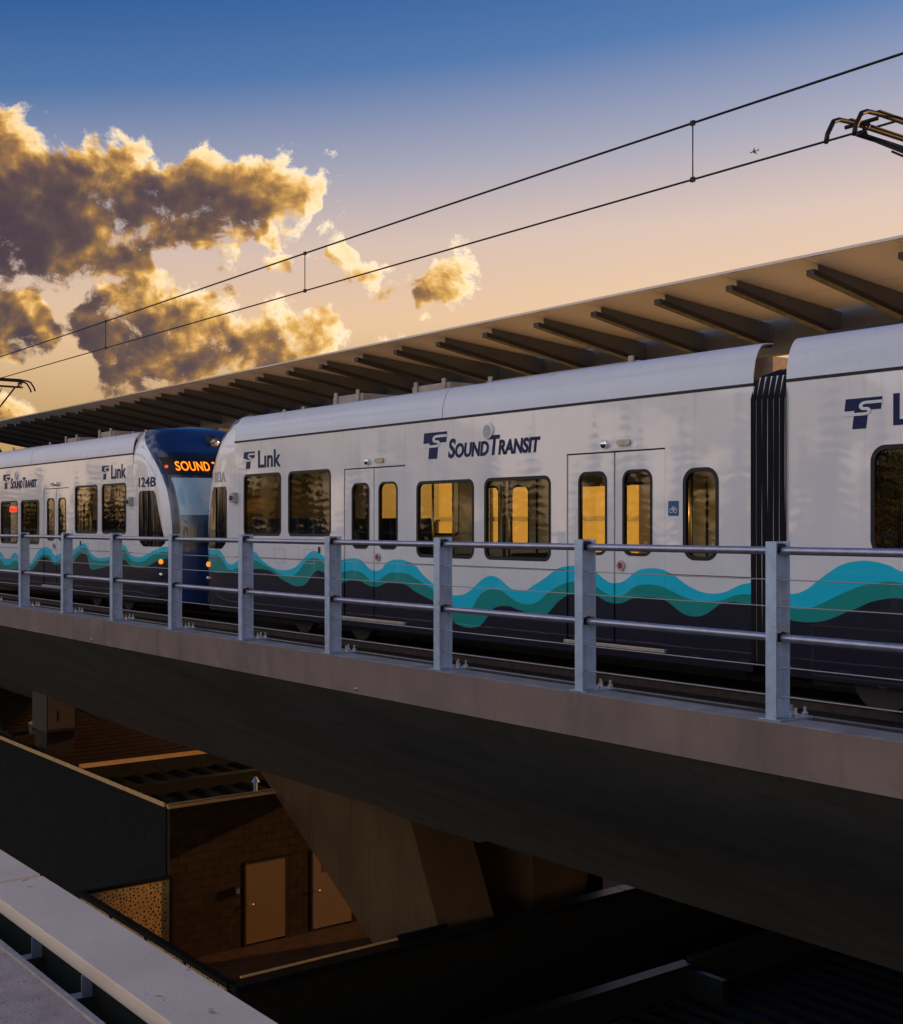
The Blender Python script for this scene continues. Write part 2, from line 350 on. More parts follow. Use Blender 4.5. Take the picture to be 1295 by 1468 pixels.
def text_geo(body, size=1., bold=0., small=None, t=.004, shear=0., space=1.):
    cu = bpy.data.curves.new('lettering', 'FONT'); cu.body = body; cu.size = size; cu.offset = bold; cu.extrude = t / 2; cu.fill_mode = 'BOTH'; cu.shear = shear; cu.space_character = space; cu.resolution_u = 4
    if small:
        cu.small_caps_scale = small
        for i, ch in enumerate(body):
            if ch.islower(): cu.body_format[i].use_small_caps = True
    ob = bpy.data.objects.new('lettering', cu); me = bpy.data.meshes.new_from_object(ob)
    V = [tuple(v.co) for v in me.vertices]; Fc = [tuple(p.vertices) for p in me.polygons]
    bpy.data.objects.remove(ob); bpy.data.curves.remove(cu); bpy.data.meshes.remove(me)
    x0 = min(p[0] for p in V); x1 = max(p[0] for p in V); y0 = min(p[1] for p in V); y1 = max(p[1] for p in V)
    return [((p[0] - x0) / (x1 - x0), (p[1] - y0) / (y1 - y0), p[2]) for p in V], Fc

# ------------------------------------------------------------------ ground
g = MB().box(-400, 600, -400, 900, -12.0, -11.5).build('ground', 'asphalt'); tag(g, kind='structure')

# ------------------------------------------------------------------ livery (flat print: white over three painted waves)
XS = 10.7                                      # plane of the train side
def wave_pts(lists):                           # zoomed crops at 4.981 px per photo px -> (Y, z) on the train side
    R = []
    for x0, y0, pts in lists:
        for a, b in pts: R.append(on_x(x0 + a / 4.981, y0 + b / 4.981, XS))
    return sorted(R)
A1, B1, C1, D1 = (300, 760), (540, 760), (780, 780), (1035, 780)
W1_1 = wave_pts([(*A1, [(10, 140), (45, 135), (75, 150), (110, 200), (150, 245), (180, 235), (210, 210), (260, 165), (315, 152), (350, 185), (400, 235), (450, 268), (510, 285), (560, 285), (600, 270), (640, 240), (680, 195), (715, 160), (743, 148), (775, 158), (825, 195), (890, 222), (945, 212), (1010, 200), (1060, 205), (1100, 235), (1165, 288)]),
    (*B1, [(0, 290), (60, 235), (110, 213), (155, 210), (210, 220), (270, 250), (330, 320), (410, 390), (480, 450), (540, 465), (590, 465), (660, 435), (720, 380), (780, 335), (815, 325), (860, 337), (920, 385), (980, 425), (1040, 435), (1100, 405), (1180, 345)]),
    (*C1, [(0, 245), (60, 200), (120, 165), (220, 155), (300, 165), (370, 205), (430, 255), (480, 278), (540, 273), (590, 245), (640, 200), (700, 178), (760, 172), (830, 180), (900, 205), (970, 255), (1050, 310), (1120, 340), (1190, 353), (1250, 350)]),
    (*D1, [(0, 347), (80, 315), (150, 285), (220, 275), (330, 310), (420, 348), (475, 355), (530, 352), (600, 325), (680, 265), (760, 205), (850, 150), (940, 125), (1020, 118), (1110, 130), (1200, 155), (1295, 195)])])
W1_2 = wave_pts([(*A1, [(10, 178), (45, 175), (75, 195), (110, 245), (150, 285), (180, 278), (210, 262), (260, 230), (315, 215), (370, 240), (430, 270), (480, 300), (530, 322), (590, 325), (630, 300), (670, 245), (710, 205), (743, 195), (780, 207), (825, 250), (890, 300), (945, 300), (1010, 287), (1060, 295), (1110, 325), (1165, 362)]),
    (*B1, [(0, 360), (60, 318), (110, 302), (155, 303), (210, 310), (270, 340), (340, 385), (410, 432), (470, 560), (540, 590), (640, 585), (690, 545), (715, 490), (750, 450), (790, 428), (830, 422), (880, 430), (940, 470), (1010, 515), (1070, 530), (1130, 520), (1200, 465)]),
    (*C1, [(0, 370), (60, 325), (120, 290), (220, 268), (300, 275), (375, 310), (430, 350), (480, 368), (540, 370), (590, 340), (640, 305), (700, 290), (760, 290), (830, 303), (900, 330), (980, 370), (1050, 395), (1120, 408), (1190, 408), (1250, 398)]),
    (*D1, [(0, 400), (80, 370), (140, 358), (220, 362), (330, 405), (420, 445), (475, 455), (560, 465), (620, 460), (700, 430), (800, 380), (900, 335), (1000, 298), (1080, 283), (1150, 272), (1230, 270), (1295, 280)])])
W1_3 = wave_pts([(*A1, [(10, 300), (100, 305), (210, 300), (315, 278), (400, 282), (450, 300), (500, 340), (560, 375), (620, 400), (660, 398), (700, 370), (740, 310), (775, 288), (800, 295), (825, 310), (890, 370), (945, 375), (1010, 355), (1060, 360), (1110, 385), (1165, 405)]),
    (*B1, [(0, 403), (60, 378), (120, 375), (200, 390), (260, 430), (330, 470), (410, 512), (480, 600), (545, 650), (590, 680), (650, 697), (710, 693), (760, 660), (800, 600), (840, 555), (880, 543), (940, 543), (1000, 565), (1080, 590), (1140, 605)]),
    (*C1, [(0, 510), (40, 478), (120, 395), (220, 350), (300, 345), (375, 372), (430, 405), (500, 425), (560, 418), (620, 390), (700, 378), (780, 383), (860, 400), (900, 425), (960, 475), (1010, 505), (1070, 518), (1130, 510), (1200, 470), (1250, 442)]),
    (*D1, [(0, 425), (70, 412), (130, 418), (220, 440), (330, 490), (420, 530), (475, 540), (560, 555), (640, 558), (720, 550), (800, 525), (880, 490), (960, 460), (1060, 415), (1150, 395), (1240, 385), (1295, 390)])])
E2 = (0, 740)
W2_1 = wave_pts([(*E2, [(0, 255), (30, 295), (50, 305), (75, 290), (105, 262), (130, 285), (170, 335), (205, 340), (240, 300), (280, 240), (325, 222), (355, 235), (390, 280), (430, 260), (515, 245), (550, 215), (595, 195), (625, 225), (660, 275), (700, 298), (740, 298), (790, 280), (840, 225), (880, 205), (910, 245), (950, 285), (990, 293), (1030, 280), (1090, 240), (1130, 220), (1200, 220), (1260, 225)])])
W2_2 = wave_pts([(*E2, [(0, 310), (40, 350), (70, 345), (105, 318), (130, 335), (170, 365), (205, 362), (260, 310), (310, 275), (345, 280), (390, 325), (430, 300), (515, 285), (560, 245), (600, 227), (640, 285), (690, 318), (740, 322), (790, 300), (840, 255), (880, 240), (910, 280), (960, 325), (1010, 325), (1060, 290), (1120, 258), (1200, 255), (1260, 260)])])
W2_3 = wave_pts([(*E2, [(0, 372), (60, 380), (130, 378), (205, 388), (260, 345), (320, 290), (350, 310), (390, 345), (430, 340), (515, 330), (550, 290), (600, 265), (625, 300), (650, 380), (700, 375), (790, 350), (880, 312), (930, 355), (980, 370), (1050, 355), (1100, 320), (1160, 300), (1260, 305)])])
def livery(name, curves, y0, y1, yref):          # curves in world Y; object space of the car has its origin at Y = yref
    m = bpy.data.materials.new(name); m.use_nodes = True; n = NT(m.node_tree); p = m.node_tree.nodes['Principled BSDF']
    tcn = n.n('ShaderNodeTexCoord'); s_ = n.n('ShaderNodeSeparateXYZ'); n.set(s_.inputs[0], tcn.outputs['Object'])
    u = n.rng(s_.outputs[1], y0 - yref, y1 - yref); z = n.rng(s_.outputs[2], ZB - .2 - RZ, ZB + 1.8 - RZ)
    g_ = tcn.outputs['Object']
    c = n.mix(n.rng(n.noise(g_, 1.2, 5, .6), .35, .7), (.86, .85, .84), (.78, .775, .775))
    # rain streaks under the gutter and grime towards the skirt
    mp_ = n.n('ShaderNodeMapping'); n.set(mp_.inputs[0], g_); mp_.inputs['Scale'].default_value = (1, 9, .35)
    c = n.mix(n.m('MULTIPLY', n.smooth(n.noise(mp_.outputs[0], 1., 4, .6), .52, .75), .22), c, (.46, .46, .47))
    for crv, col in zip(curves, ((.000, .60, .80), (.003, .30, .26), (.009, .008, .022))):
        pts = [((a - y0) / (y1 - y0), (b - ZB + .2) / 2.0) for a, b in crv if y0 < a < y1]
        lo, hi = pts[0], pts[-1]                      # carry the waves on beyond what the photo shows
        k_ = 1
        while hi[0] + k_ * .06 < 1: pts.append((hi[0] + k_ * .06, hi[1] + (.05 * math.sin(k_ * 1.9)))); k_ += 1
        k_ = 1
        while lo[0] - k_ * .06 > 0: pts.append((lo[0] - k_ * .06, lo[1] + (.05 * math.sin(k_ * 1.9)))); k_ += 1
        pts = [q for i, q in enumerate(sorted(pts)) if i == 0 or q[0] - sorted(pts)[i - 1][0] > .003]
        h = fcurve(n, u, pts)
        c = n.mix(n.smooth(n.m('SUBTRACT', h, z), -.0015, .0015), c, col)
    n.set(p.inputs['Base Color'], c); p.inputs['Roughness'].default_value = .4; p.inputs['Coat Weight'].default_value = .9; p.inputs['Coat IOR'].default_value = 1.85; p.inputs['Coat Roughness'].default_value = .03; p.inputs['Specular IOR Level'].default_value = .25
    b = n.n('ShaderNodeBump'); b.inputs['Strength'].default_value = .05; b.inputs['Distance'].default_value = .03
    n.set(b.inputs['Height'], n.noise(g_, 1.1, 2)); n.set(p.inputs['Coat Normal'], b.outputs[0])
    return m
RZ = -1.85                                     # top of the far rails
ZB, ZT, ZR = -1.557, 1.493, 1.97               # body skirt, gutter seam, top of roof fairing
XC = XS + 1.325                                # centre of the train
YA, YB = 20.30, 24.78                          # gutter ends of the near and the far car
LIV = {'a': livery('livery_near', (W1_1, W1_2, W1_3), 8.5, 22.6, YA), 'c': livery('livery_mid', (W1_1, W1_2, W1_3), 4.6, 8.6, YA), 'b': livery('livery_far', (W2_1, W2_2, W2_3), 22.5, 37, YB),
       'e': livery('livery_end', ([(q[0] - 16, q[1]) for q in W1_1], [(q[0] - 16, q[1]) for q in W1_2], [(q[0] - 16, q[1]) for q in W1_3]), -11, 4.4, YA)}

# ------------------------------------------------------------------ train
HW = 1.325
CABROW = [(-1.557, 1.0, 1.78, 1.38), (-1.2, 1.0, 1.84, 1.42), (-.5, 1.0, 1.86, 1.46), (0, 1.0, 1.84, 1.44), (.4, 1.0, 1.79, 1.38), (.75, 1.0, 1.70, 1.27), (1.05, 1.0, 1.57, 1.10), (1.3, .995, 1.42, .90),
          (1.493, .985, 1.26, .70), (1.65, .965, 1.10, .50), (1.8, .92, .93, .32), (1.9, .87, .82, .19), (1.97, .815, .80, .10), (2.03, .70, .62, .03), (2.07, .50, .45, .02), (2.09, .2, .3, .01)]
def cabrow(z):
    if z <= CABROW[0][0]: return CABROW[0][1:]
    for a, b in zip(CABROW, CABROW[1:]):
        if z <= b[0]:
            t = (z - a[0]) / (b[0] - a[0]); return tuple(a[i] + (b[i] - a[i]) * t for i in (1, 2, 3))
    return CABROW[-1][1:]
NE = 3.4
def cab_x(v, z, off=0.):                       # half width of the cab at distance v ahead of the gutter end
    wf, Lz, vb = cabrow(z); return HW * wf * max(0., 1 - min(1., v / Lz) ** NE) ** (1 / NE) + off
def cab_v(x, z, off=0.):                       # how far the nose reaches at offset x
    wf, Lz, vb = cabrow(z); return Lz * max(0., 1 - min(1., abs(x) / (HW * wf)) ** NE) ** (1 / NE) + off
WIN = [(.34, 1.67, -.172, .915, .11), (1.90, 3.25, -.172, .915, .11), (5.57, 6.91, -.453, .645, .12), (7.13, 8.47, -.453, .645, .12), (10.68, 11.20, -.385, .651, .17)]
DOORS = [(3.63, 4.455, 5.29, (3.84, 4.33), (4.58, 5.08)), (8.76, 9.585, 10.41, (8.96, 9.46), (9.72, 10.20))]
DZ0, DZ1 = -1.41, .897
def fairing_profile():
    P = []
    for k in range(9):
        t = math.radians(90 * k / 8); P.append((HW - .22 * (1 - math.cos(t)) ** 1.0, ZT + .03 + (ZR - ZT - .03) * math.sin(t)))
    return P + [(.98, ZR + .006), (.98, ZR - .004)] + [(x - .008, z - .008) for x, z in P[::-1]]

class Car:
    """frame: v runs from the gutter end of the cab inwards; d = direction of v along world Y"""
    def __init__(s, root, d, liv, off=0.): s.r = root; s.d = d; s.m = liv; s.off = off
    def P(s, side, v, z, out=0.): return (side * (HW + out), s.d * (v + s.off), z - RZ)
    def flat(s, name, mat, outl, t, side, out, parent=None):   # plate lying on the side, its outer face 'out' proud of the body
        V, Fc = plate(outl, t); b = MB(); b.add([s.P(side, a, z, out - t / 2 + c) for a, z, c in V], Fc); return b.build(name, mat, parent or s.r)
    def bx(s, name, mat, v0, v1, x0, x1, z0, z1, parent=None, bevel=0.):
        y = sorted((s.d * (v0 + s.off), s.d * (v1 + s.off))); b = MB().box(min(x0, x1), max(x0, x1), y[0], y[1], z0 - RZ, z1 - RZ); return b.build(name, mat, parent or s.r, bevel=bevel)
    def print_(s, name, mat, geo, v_left, v_right, z0, z1, side=-1, out=.004, skew=0., parent=None):
        """flat lettering; v_left/v_right are where its left and right ends lie for someone facing the side"""
        V, Fc = geo; b = MB()
        b.add([s.P(side, v_left + (v_right - v_left) * (p[0] + skew * (p[1] - .5)), z0 + (z1 - z0) * p[1], out + p[2]) for p in V], Fc); return b.build(name, mat, parent or s.r)

def window(c, a0, a1, b0, b1, r, side, glass='tint_glass', parent=None, name='side_window'):
    fr = c.flat(name, 'rubber', [rrect(a0, a1, b0, b1, r), rrect(a0 + .045, a1 - .045, b0 + .045, b1 - .045, max(.02, r - .04))], .05, side, .004, parent)
    c.flat('window_pane', glass, [rrect(a0 + .04, a1 - .04, b0 + .04, b1 - .04, max(.02, r - .035))], .008, side, -.016, fr)
    return fr
LOGO_T = [[(0, 1.0), (1.0, 1.0), (1.0, .60), (.66, .60), (.66, 0), (.28, 0), (.28, .60), (0, .60)]]
def logo_geo():
    return plate(LOGO_T, .004)
def logo_s():
    P = []
    for a, b in ((1.03, .845), (.60, .845)): P.append((a, b))
    for k in range(1, 8): t = math.radians(90 + 180 * k / 8); P.append((.56 + .115 * math.cos(t), .745 + .10 * math.sin(t)))
    P += [(.56, .645), (.60, .645)]
    for k in range(1, 8): t = math.radians(90 - 180 * k / 8); P.append((.60 + .095 * math.cos(t), .56 + .085 * math.sin(t)))
    P += [(.56, .475), (-.03, .475)]
    hw = .048; L_, R_ = [], []
    for i, p in enumerate(P):
        q0, q1 = P[max(0, i - 1)], P[min(len(P) - 1, i + 1)]; dx, dy = q1[0] - q0[0], q1[1] - q0[1]; l = math.hypot(dx, dy)
        L_.append((p[0] - dy / l * hw, p[1] + dx / l * hw)); R_.append((p[0] + dy / l * hw, p[1] - dx / l * hw))
    return plate([L_ + R_[::-1]], .003)
LOGO, LOGOS = logo_geo(), logo_s()
TXT = {'st': text_geo('SoundTransit', bold=.030, small=.72, shear=.16), 'link': text_geo('L\u0131nk', bold=.022), 'sign': text_geo('SOUND TRANSIT', bold=.012, space=1.06, t=.01),
       'n2': text_geo('124B', bold=.015), 'n1': text_geo('103A', bold=.002)}
def brand(c, a0, a1, z0, z1, side=-1):
    o = c.print_('emblem', 'decal_navy', LOGO, a0, a1, z0, z1, side, .0035, .10); c.print_('emblem_stroke', 'decal_white', LOGOS, a0, a1, z0, z1, side, .0065, .10, parent=o)

def roof_fairing(c, v0, v1, cuts):
    prof = fairing_profile(); e = [v0] + cuts + [v1]
    for side in (-1, 1):
        for a, b in zip(e, e[1:]):
            y0, y1 = sorted((c.d * (a + c.off + (.008 if a != v0 else 0)), c.d * (b + c.off - (.008 if b != v1 else 0))))
            MB().prism([(side * x, z - RZ) for x, z in prof], 'y', y0, y1).build('roof_fairing', 'roof_white', c.r, smooth=True, angle=35)
        c.bx('gutter_strip', 'seam', v0, v1, side * (HW - .05), side * (HW + .004), ZT - .004, ZT + .03)
    c.bx('roof_deck', 'roof_kit', v0 + .02, v1 - .02, -.97, .97, 1.60, 1.84)

def cab(c, sign):
    """rounded cab ahead of the gutter end (v < 0)"""
    zs = [ -1.557 + (1.97 + 1.557) * k / 26 for k in range(27)] + [2.0, 2.03, 2.05, 2.07, 2.08, 2.09]
    for side in (-1, 1):
        rows = []
        for z in zs:
            vb = max(.012, cabrow(z)[2]); rows.append([(side * cab_x(vb * j / 14, z), c.d * (-vb * j / 14 + c.off), z - RZ) for j in range(15)])
        MB().grid(rows).build('cab_side', c.m, c.r, smooth=True)
        # side window of the driver's cab, with a dropped, chamfered foot
        rows = []
        for k in range(15):
            z = -.42 + (.72 + .42) * k / 14
            a0 = .30 + (.22 * max(0, (-.30 - z) / .12)) + (.05 * max(0, (z - .67) / .05)); a1 = 1.32 - .36 * (z + .42) / 1.14 - (.14 * max(0, (-.34 - z) / .08)) - (.05 * max(0, (z - .67) / .05))
            rows.append([(side * cab_x(a0 + (a1 - a0) * j / 10, z, .006), c.d * (-(a0 + (a1 - a0) * j / 10) + c.off), z - RZ) for j in range(11)])
        cw = MB().grid(rows).build('cab_window', 'black_glass', c.r, smooth=True)
        b = MB(); zz = -.4
        b.tube([(side * cab_x(.74, z_, .012), c.d * (-.74 + c.off), z_ - RZ) for z_ in (-.38, .1, .7)], .012, 6); b.build('window_divider', 'rubber', cw, smooth=True)
        # exterior camera, indicator and marker lamps
        cb = c.bx('mirror_camera', 'grey_paint', -.02, .13, side * HW, side * (HW + .10), .42, .60, bevel=.015); c.bx('camera_hood', 'black', .0, .11, side * (HW + .02), side * (HW + .112), .46, .54, cb)
        for z_, mt, r_ in ((-.72, 'lamp_amber', .05), (-.99, 'chrome', .045)):
            vv = 1.18; b = MB(); x = cab_x(vv, z_); b.tube([(side * (x - .02), c.d * (-vv + c.off), z_ - RZ), (side * (x + .028), c.d * (-vv - .02 + c.off), z_ - RZ), (side * (x + .04), c.d * (-vv - .02 + c.off), z_ - RZ)], [r_, r_, r_ * .6], 14); b.build('marker_lamp', mt, c.r, smooth=True, angle=50)
    # front: painted shell, windscreen, destination sign
    def front(z0, z1, nz, cut, off, name, mat, parent=None, lim=None):
        rows = []
        for k in range(nz + 1):
            z = z0 + (z1 - z0) * k / nz; wf, Lz, vb = cabrow(z); r = []
            p0 = math.asin(min(1, (max(.012, vb) / Lz)) ** (NE / 2)) + cut
            for j in range(25):
                ph = p0 + (math.pi - 2 * p0) * j / 24; cx, sx = math.cos(ph), math.sin(ph)
                x = (HW * wf + off) * math.copysign(abs(cx) ** (2 / NE), cx); v = (Lz + off) * abs(sx) ** (2 / NE)
                r.append((-x, c.d * (-v + c.off), z - RZ))
            rows.append(r)
        return MB().grid(rows).build(name, mat, parent or c.r, smooth=True)
    sh = front(-1.557, 2.09, 44, 0, 0, 'cab_front', 'navy_paint')
    front(-.42, 1.5, 14, .07, .006, 'screen_surround', 'navy_frame', sh)
    ws_ = front(-.30, .98, 12, .17, .012, 'windscreen', 'screen_pane', sh)
    front(.22, .97, 8, .19, .016, 'sun_blind', 'blind', ws_)
    front(1.04, 1.40, 5, .15, .012, 'sign_box', 'rubber', sh)
    b = MB(); V, Fc = TXT['sign']
    for (px_, py_, pz_) in V:
        xl = (-1.06 + 1.62 * px_) if sign > 0 else (1.06 - 1.62 * px_); z = 1.115 + .195 * py_
        b.v.append((xl * .93, c.d * (-cab_v(xl * .93, z, .02 + pz_) + c.off), z - RZ))
    b.f = Fc; b.build('destination_lettering', 'led_amber', sh)
    b = MB(); xl = -1.12 * (1 if sign > 0 else -1); b.tube([(xl, c.d * (-cab_v(xl, 1.2, .0) + c.off), 1.2 - RZ), (xl, c.d * (-cab_v(xl, 1.2, .05) + c.off), 1.2 - RZ)], .03, 10); b.build('marker_light', 'led_red', sh)
    # top headlight
    vv = cab_v(0, 1.74); b = MB(); b.tube([(0, c.d * (-vv + .1 + c.off), 1.74 - RZ), (0, c.d * (-vv - .05 + c.off), 1.74 - RZ), (0, c.d * (-vv - .09 + c.off), 1.735 - RZ)], [.15, .15, .12], 18); hl = b.build('headlight', 'black', sh, smooth=True, angle=40)
    b = MB(); b.tube([(0, c.d * (-vv - .092 + c.off), 1.735 - RZ), (0, c.d * (-vv - .11 + c.off), 1.735 - RZ)], [.095, .06], 16); b.build('headlight_lens', 'chrome', hl, smooth=True, angle=40)
    # wiper, bumper, coupler
    b = MB(); b.tube([(-.1, c.d * (-cab_v(-.1, -.25, .03) + c.off), -.25 - RZ), (-.5, c.d * (-cab_v(-.5, .3, .035) + c.off), .3 - RZ)], .012, 6); b.build('wiper', 'rubber', sh)
    b = MB(); b.tube([(0, c.d * (-1.7 + c.off), -1.25 - RZ), (0, c.d * (-2.22 + c.off), -1.25 - RZ)], .12, 12); b.box(-.2, .2, *sorted((c.d * (-2.0 + c.off), c.d * (-2.23 + c.off))), -1.42 - RZ, -1.08 - RZ); b.build('coupler', 'under', c.r, bevel=.0)
    c.bx('cab_floor', 'under', -1.5, 0, -1.1, 1.1, -1.45, -1.30); c.bx('bulkhead', 'interior', -.05, .0, -HW + .08, HW - .08, -1.3, 1.3)

def seat_geo():
    b = MB(); b.box(-.22, .22, -.22, .22, .36, .46); b.prism([(-.24, .46), (-.14, .46), (-.22, 1.02), (-.29, 1.0)], 'x', -.21, .21); b.box(-.12, .12, -.1, .1, 0, .36)
    return b
def half_car(root, d, liv, off=0., sides=(-1, 1)):
    c = Car(root, d, liv, off)
    holes = [rrect(a0 + .003, a1 - .003, b0 + .003, b1 - .003, r) for a0, a1, b0, b1, r in WIN] + [[(a, DZ0), (e, DZ0), (e, DZ1), (a, DZ1)] for a, m_, e, l1, l2 in DOORS]
    END = 11.67
    for side in sides:
        sw = c.flat('side_wall', liv, [[(0, ZB), (END, ZB), (END, ZT), (0, ZT)]] + holes, .05, side, 0)
        for q in WIN: window(c, *q, side)
        for a, mid, e, l1, l2 in DOORS:
            for lo, hi, lw in ((a + .016, mid - .014, l1), (mid + .014, e - .016, l2)):
                wr = rrect(lw[0], lw[1], -.352, .665, .13)
                lf = c.flat('door_leaf', liv, [[(lo, DZ0 + .012), (hi, DZ0 + .012), (hi, DZ1 - .018), (lo, DZ1 - .018)], rrect(lw[0] + .003, lw[1] - .003, -.349, .662, .13)], .04, side, -.014)
                c.flat('door_seal', 'rubber', [wr, rrect(lw[0] + .032, lw[1] - .032, -.32, .633, .10)], .05, side, -.006, lf)
                c.flat('window_pane', 'tint_glass', [rrect(lw[0] + .03, lw[1] - .03, -.322, .635, .10)], .008, side, -.02, lf)
            ins = MB(); [ins.box(*sorted((side * (HW - .058), side * (HW - .05))), *sorted((c.d * (q0 + off), c.d * (q1 + off))), r0 - RZ, r1 - RZ) for q0, q1, r0, r1 in ((a, a + .05, DZ0, DZ1), (e - .05, e, DZ0, DZ1), (mid - .04, mid + .04, DZ0, DZ1), (a, e, DZ1 - .05, DZ1))]
            ins.build('door_gap', 'seam', root)
            c.bx('door_sill', 'sill', a - .02, e + .02, side * (HW - .02), side * (HW + .035), -1.455, -1.412, bevel=.005)
            for v_, mt in ((mid - .13, 'chrome'), (mid + .18, 'sill')):
                b = MB()
                if mt == 'chrome': b.tube([c.P(side, v_, .985, -.01), c.P(side, v_, .985, .05), c.P(side, v_, .985, .075)], [.055, .052, .02], 14)
                else:
                    V, Fc = plate([rrect(v_ - .11, v_ + .11, .955, 1.025, .034)], .03); b.add([c.P(side, p[0], p[1], .015 + p[2]) for p in V], Fc)
                b.build('door_lamp', mt, root, smooth=(mt == 'chrome'), angle=40)
            b = MB(); b.tube([c.P(side, mid + .12, -.47, -.01), c.P(side, mid + .12, -.47, .014)], .062, 16); db = b.build('door_button', 'grey_paint', root, smooth=True, angle=40)
            b = MB(); b.tube([c.P(side, mid + .12, -.47, .012), c.P(side, mid + .12, -.47, .022)], .036, 14); b.build('push_disc', 'red', db, smooth=True, angle=40)
        c.bx('belt_seam', 'rail_steel', 0.0, 3.6, side * HW, side * (HW + .0025), -.554, -.546); c.bx('belt_seam', 'rail_steel', 5.31, 8.74, side * HW, side * (HW + .0025), -.554, -.546); c.bx('belt_seam', 'rail_steel', 10.43, END, side * HW, side * (HW + .0025), -.554, -.546)
        for v_ in (1.45, 2.42):
            V, Fc = plate([[(v_, -.62), (v_ + .34, -.62), (v_ + .34, -.38), (v_, -.38)], [(v_ + .008, -.612), (v_ + .332, -.612), (v_ + .332, -.388), (v_ + .008, -.388)]], .004); b = MB(); b.add([c.P(side, p[0], p[1], .002 + p[2]) for p in V], Fc); b.build('access_hatch', 'grey_paint', root)
        c.bx('hatch_lock', 'black', 2.87, 2.93, side * HW, side * (HW + .012), -.44, -.34)
        b = MB(); b.tube([c.P(side, 7.22, 1.284, -.01), c.P(side, 7.22, 1.284, .02), c.P(side, 7.22, 1.284, .03)], [.115, .115, .085], 20); vt = b.build('round_vent', 'decal_white', root, smooth=True, angle=40)
        b = MB(); b.tube([c.P(side, 7.22, 1.284, .029), c.P(side, 7.22, 1.284, .034)], .075, 18); b.build('vent_grille', 'grey_paint', vt)
        # prints: for someone facing the side, right is towards -Y on the near side
        s_ = 1 if (side * d) > 0 else -1                 # s_ = 1: reading direction runs along +v
        def pr(l, r): return (l, r) if s_ > 0 else (r, l)
        brand(c, *((.34, .73) if s_ > 0 else (1.67, 1.28)), 1.01, 1.31, side); c.print_('lettering', 'decal_navy', TXT['link'], *((.87, 1.66) if s_ > 0 else (1.14, .35)), 1.012, 1.315, side)
        brand(c, *((5.74, 6.28) if s_ > 0 else (8.27, 7.75)), .955, 1.33, side); c.print_('lettering', 'decal_navy', TXT['st'], *((6.33, 8.27) if s_ > 0 else (7.68, 5.74)), .945, 1.22, side)
        bs = c.flat('bike_sign', 'decal_blue', [rrect(10.46, 10.62, .115, .285, .006)], .004, side, .003)
        b = MB()
        for a_ in (10.51, 10.57): b.tube([c.P(side, a_ + .026 * math.cos(t), .175 + .026 * math.sin(t), .005) for t in [k * math.pi / 5 for k in range(11)]], .0045, 5)
        b.tube([c.P(side, q0, q1, .005) for q0, q1 in ((10.51, .175), (10.53, .22), (10.56, .22), (10.57, .175), (10.54, .175), (10.53, .22))], .0045, 5); b.build('bike_symbol', 'decal_white', bs)
    roof_fairing(c, 0, END, [6.19])
    # roof equipment
    for a, b_, z, x0, x1 in ((.6, 1.5, 2.02, -.7, .7), (2.4, 3.3, 2.16, -.75, .75), (4.6, 5.55, 2.14, -.7, .7), (6.4, 9.4, 2.06, -.7, .7)):
        k_ = c.bx('roof_unit', 'roof_kit', a, b_, x0, x1, 1.9, z, bevel=.012)
        for e_ in (a + .12, b_ - .12):
            for xx in (x0, ): c.bx('lifting_lug', 'roof_kit', e_ - .04, e_ + .04, xx - .03, xx - .002, 1.95, z + .06, k_)
    # interior
    c.bx('floor', 'floor_grey', 0, 3.4, -1.26, 1.26, -.95, -.88); c.bx('floor', 'floor_grey', 3.4, END, -1.26, 1.26, -1.5, -1.43); c.bx('ceiling', 'interior', 0, END, -1.24, 1.24, 1.28, 1.34)
    c.bx('floor_step', 'floor_grey', 3.38, 3.42, -1.25, 1.25, -1.43, -.95)
    me = None
    for a, zf, fx in ((.75, -.88, 1), (1.75, -.88, -1), (2.75, -.88, 1), (6.0, -1.43, 1), (6.9, -1.43, -1), (7.7, -1.43, 1), (8.3, -1.43, -1)):
        for xx in (-1.0, -.55, .55, 1.0):
            if me is None: o = seat_geo().build('seat', 'seat', root, bevel=.012); me = o.data
            else: o = link('seat', me, None, root)
            o.location = (xx, d * (a + off), zf - RZ); o.rotation_euler = (0, 0, 0 if fx * d > 0 else math.pi)
    for a in (3.75, 5.2, 8.9, 10.3):
        for xx in (-.75, .75): MB().tube([(xx, d * (a + off), -1.43 - RZ), (xx, d * (a + off), 1.28 - RZ)], .018, 8).build('grab_pole', 'steel_pole', root, smooth=True)
    for xx in (-.6, .6): MB().tube([(xx, d * (.3 + off), .98 - RZ), (xx, d * (11.3 + off), .98 - RZ)], .016, 8).build('grab_rail', 'steel_pole', root, smooth=True)
    # underframe and wheels
    c.bx('underframe', 'under', .2, 11.4, -1.1, 1.1, -1.62, -1.45)
    for a in (1.5, 3.3):
        for xx in (-.72, .72): MB().tube([(xx - .06, d * (a + off), .35), (xx + .06, d * (a + off), .35)], .35, 24).build('wheel', 'wheel', root, smooth=True, angle=40)
    cab(c, 1 if d > 0 else -1)
    return c
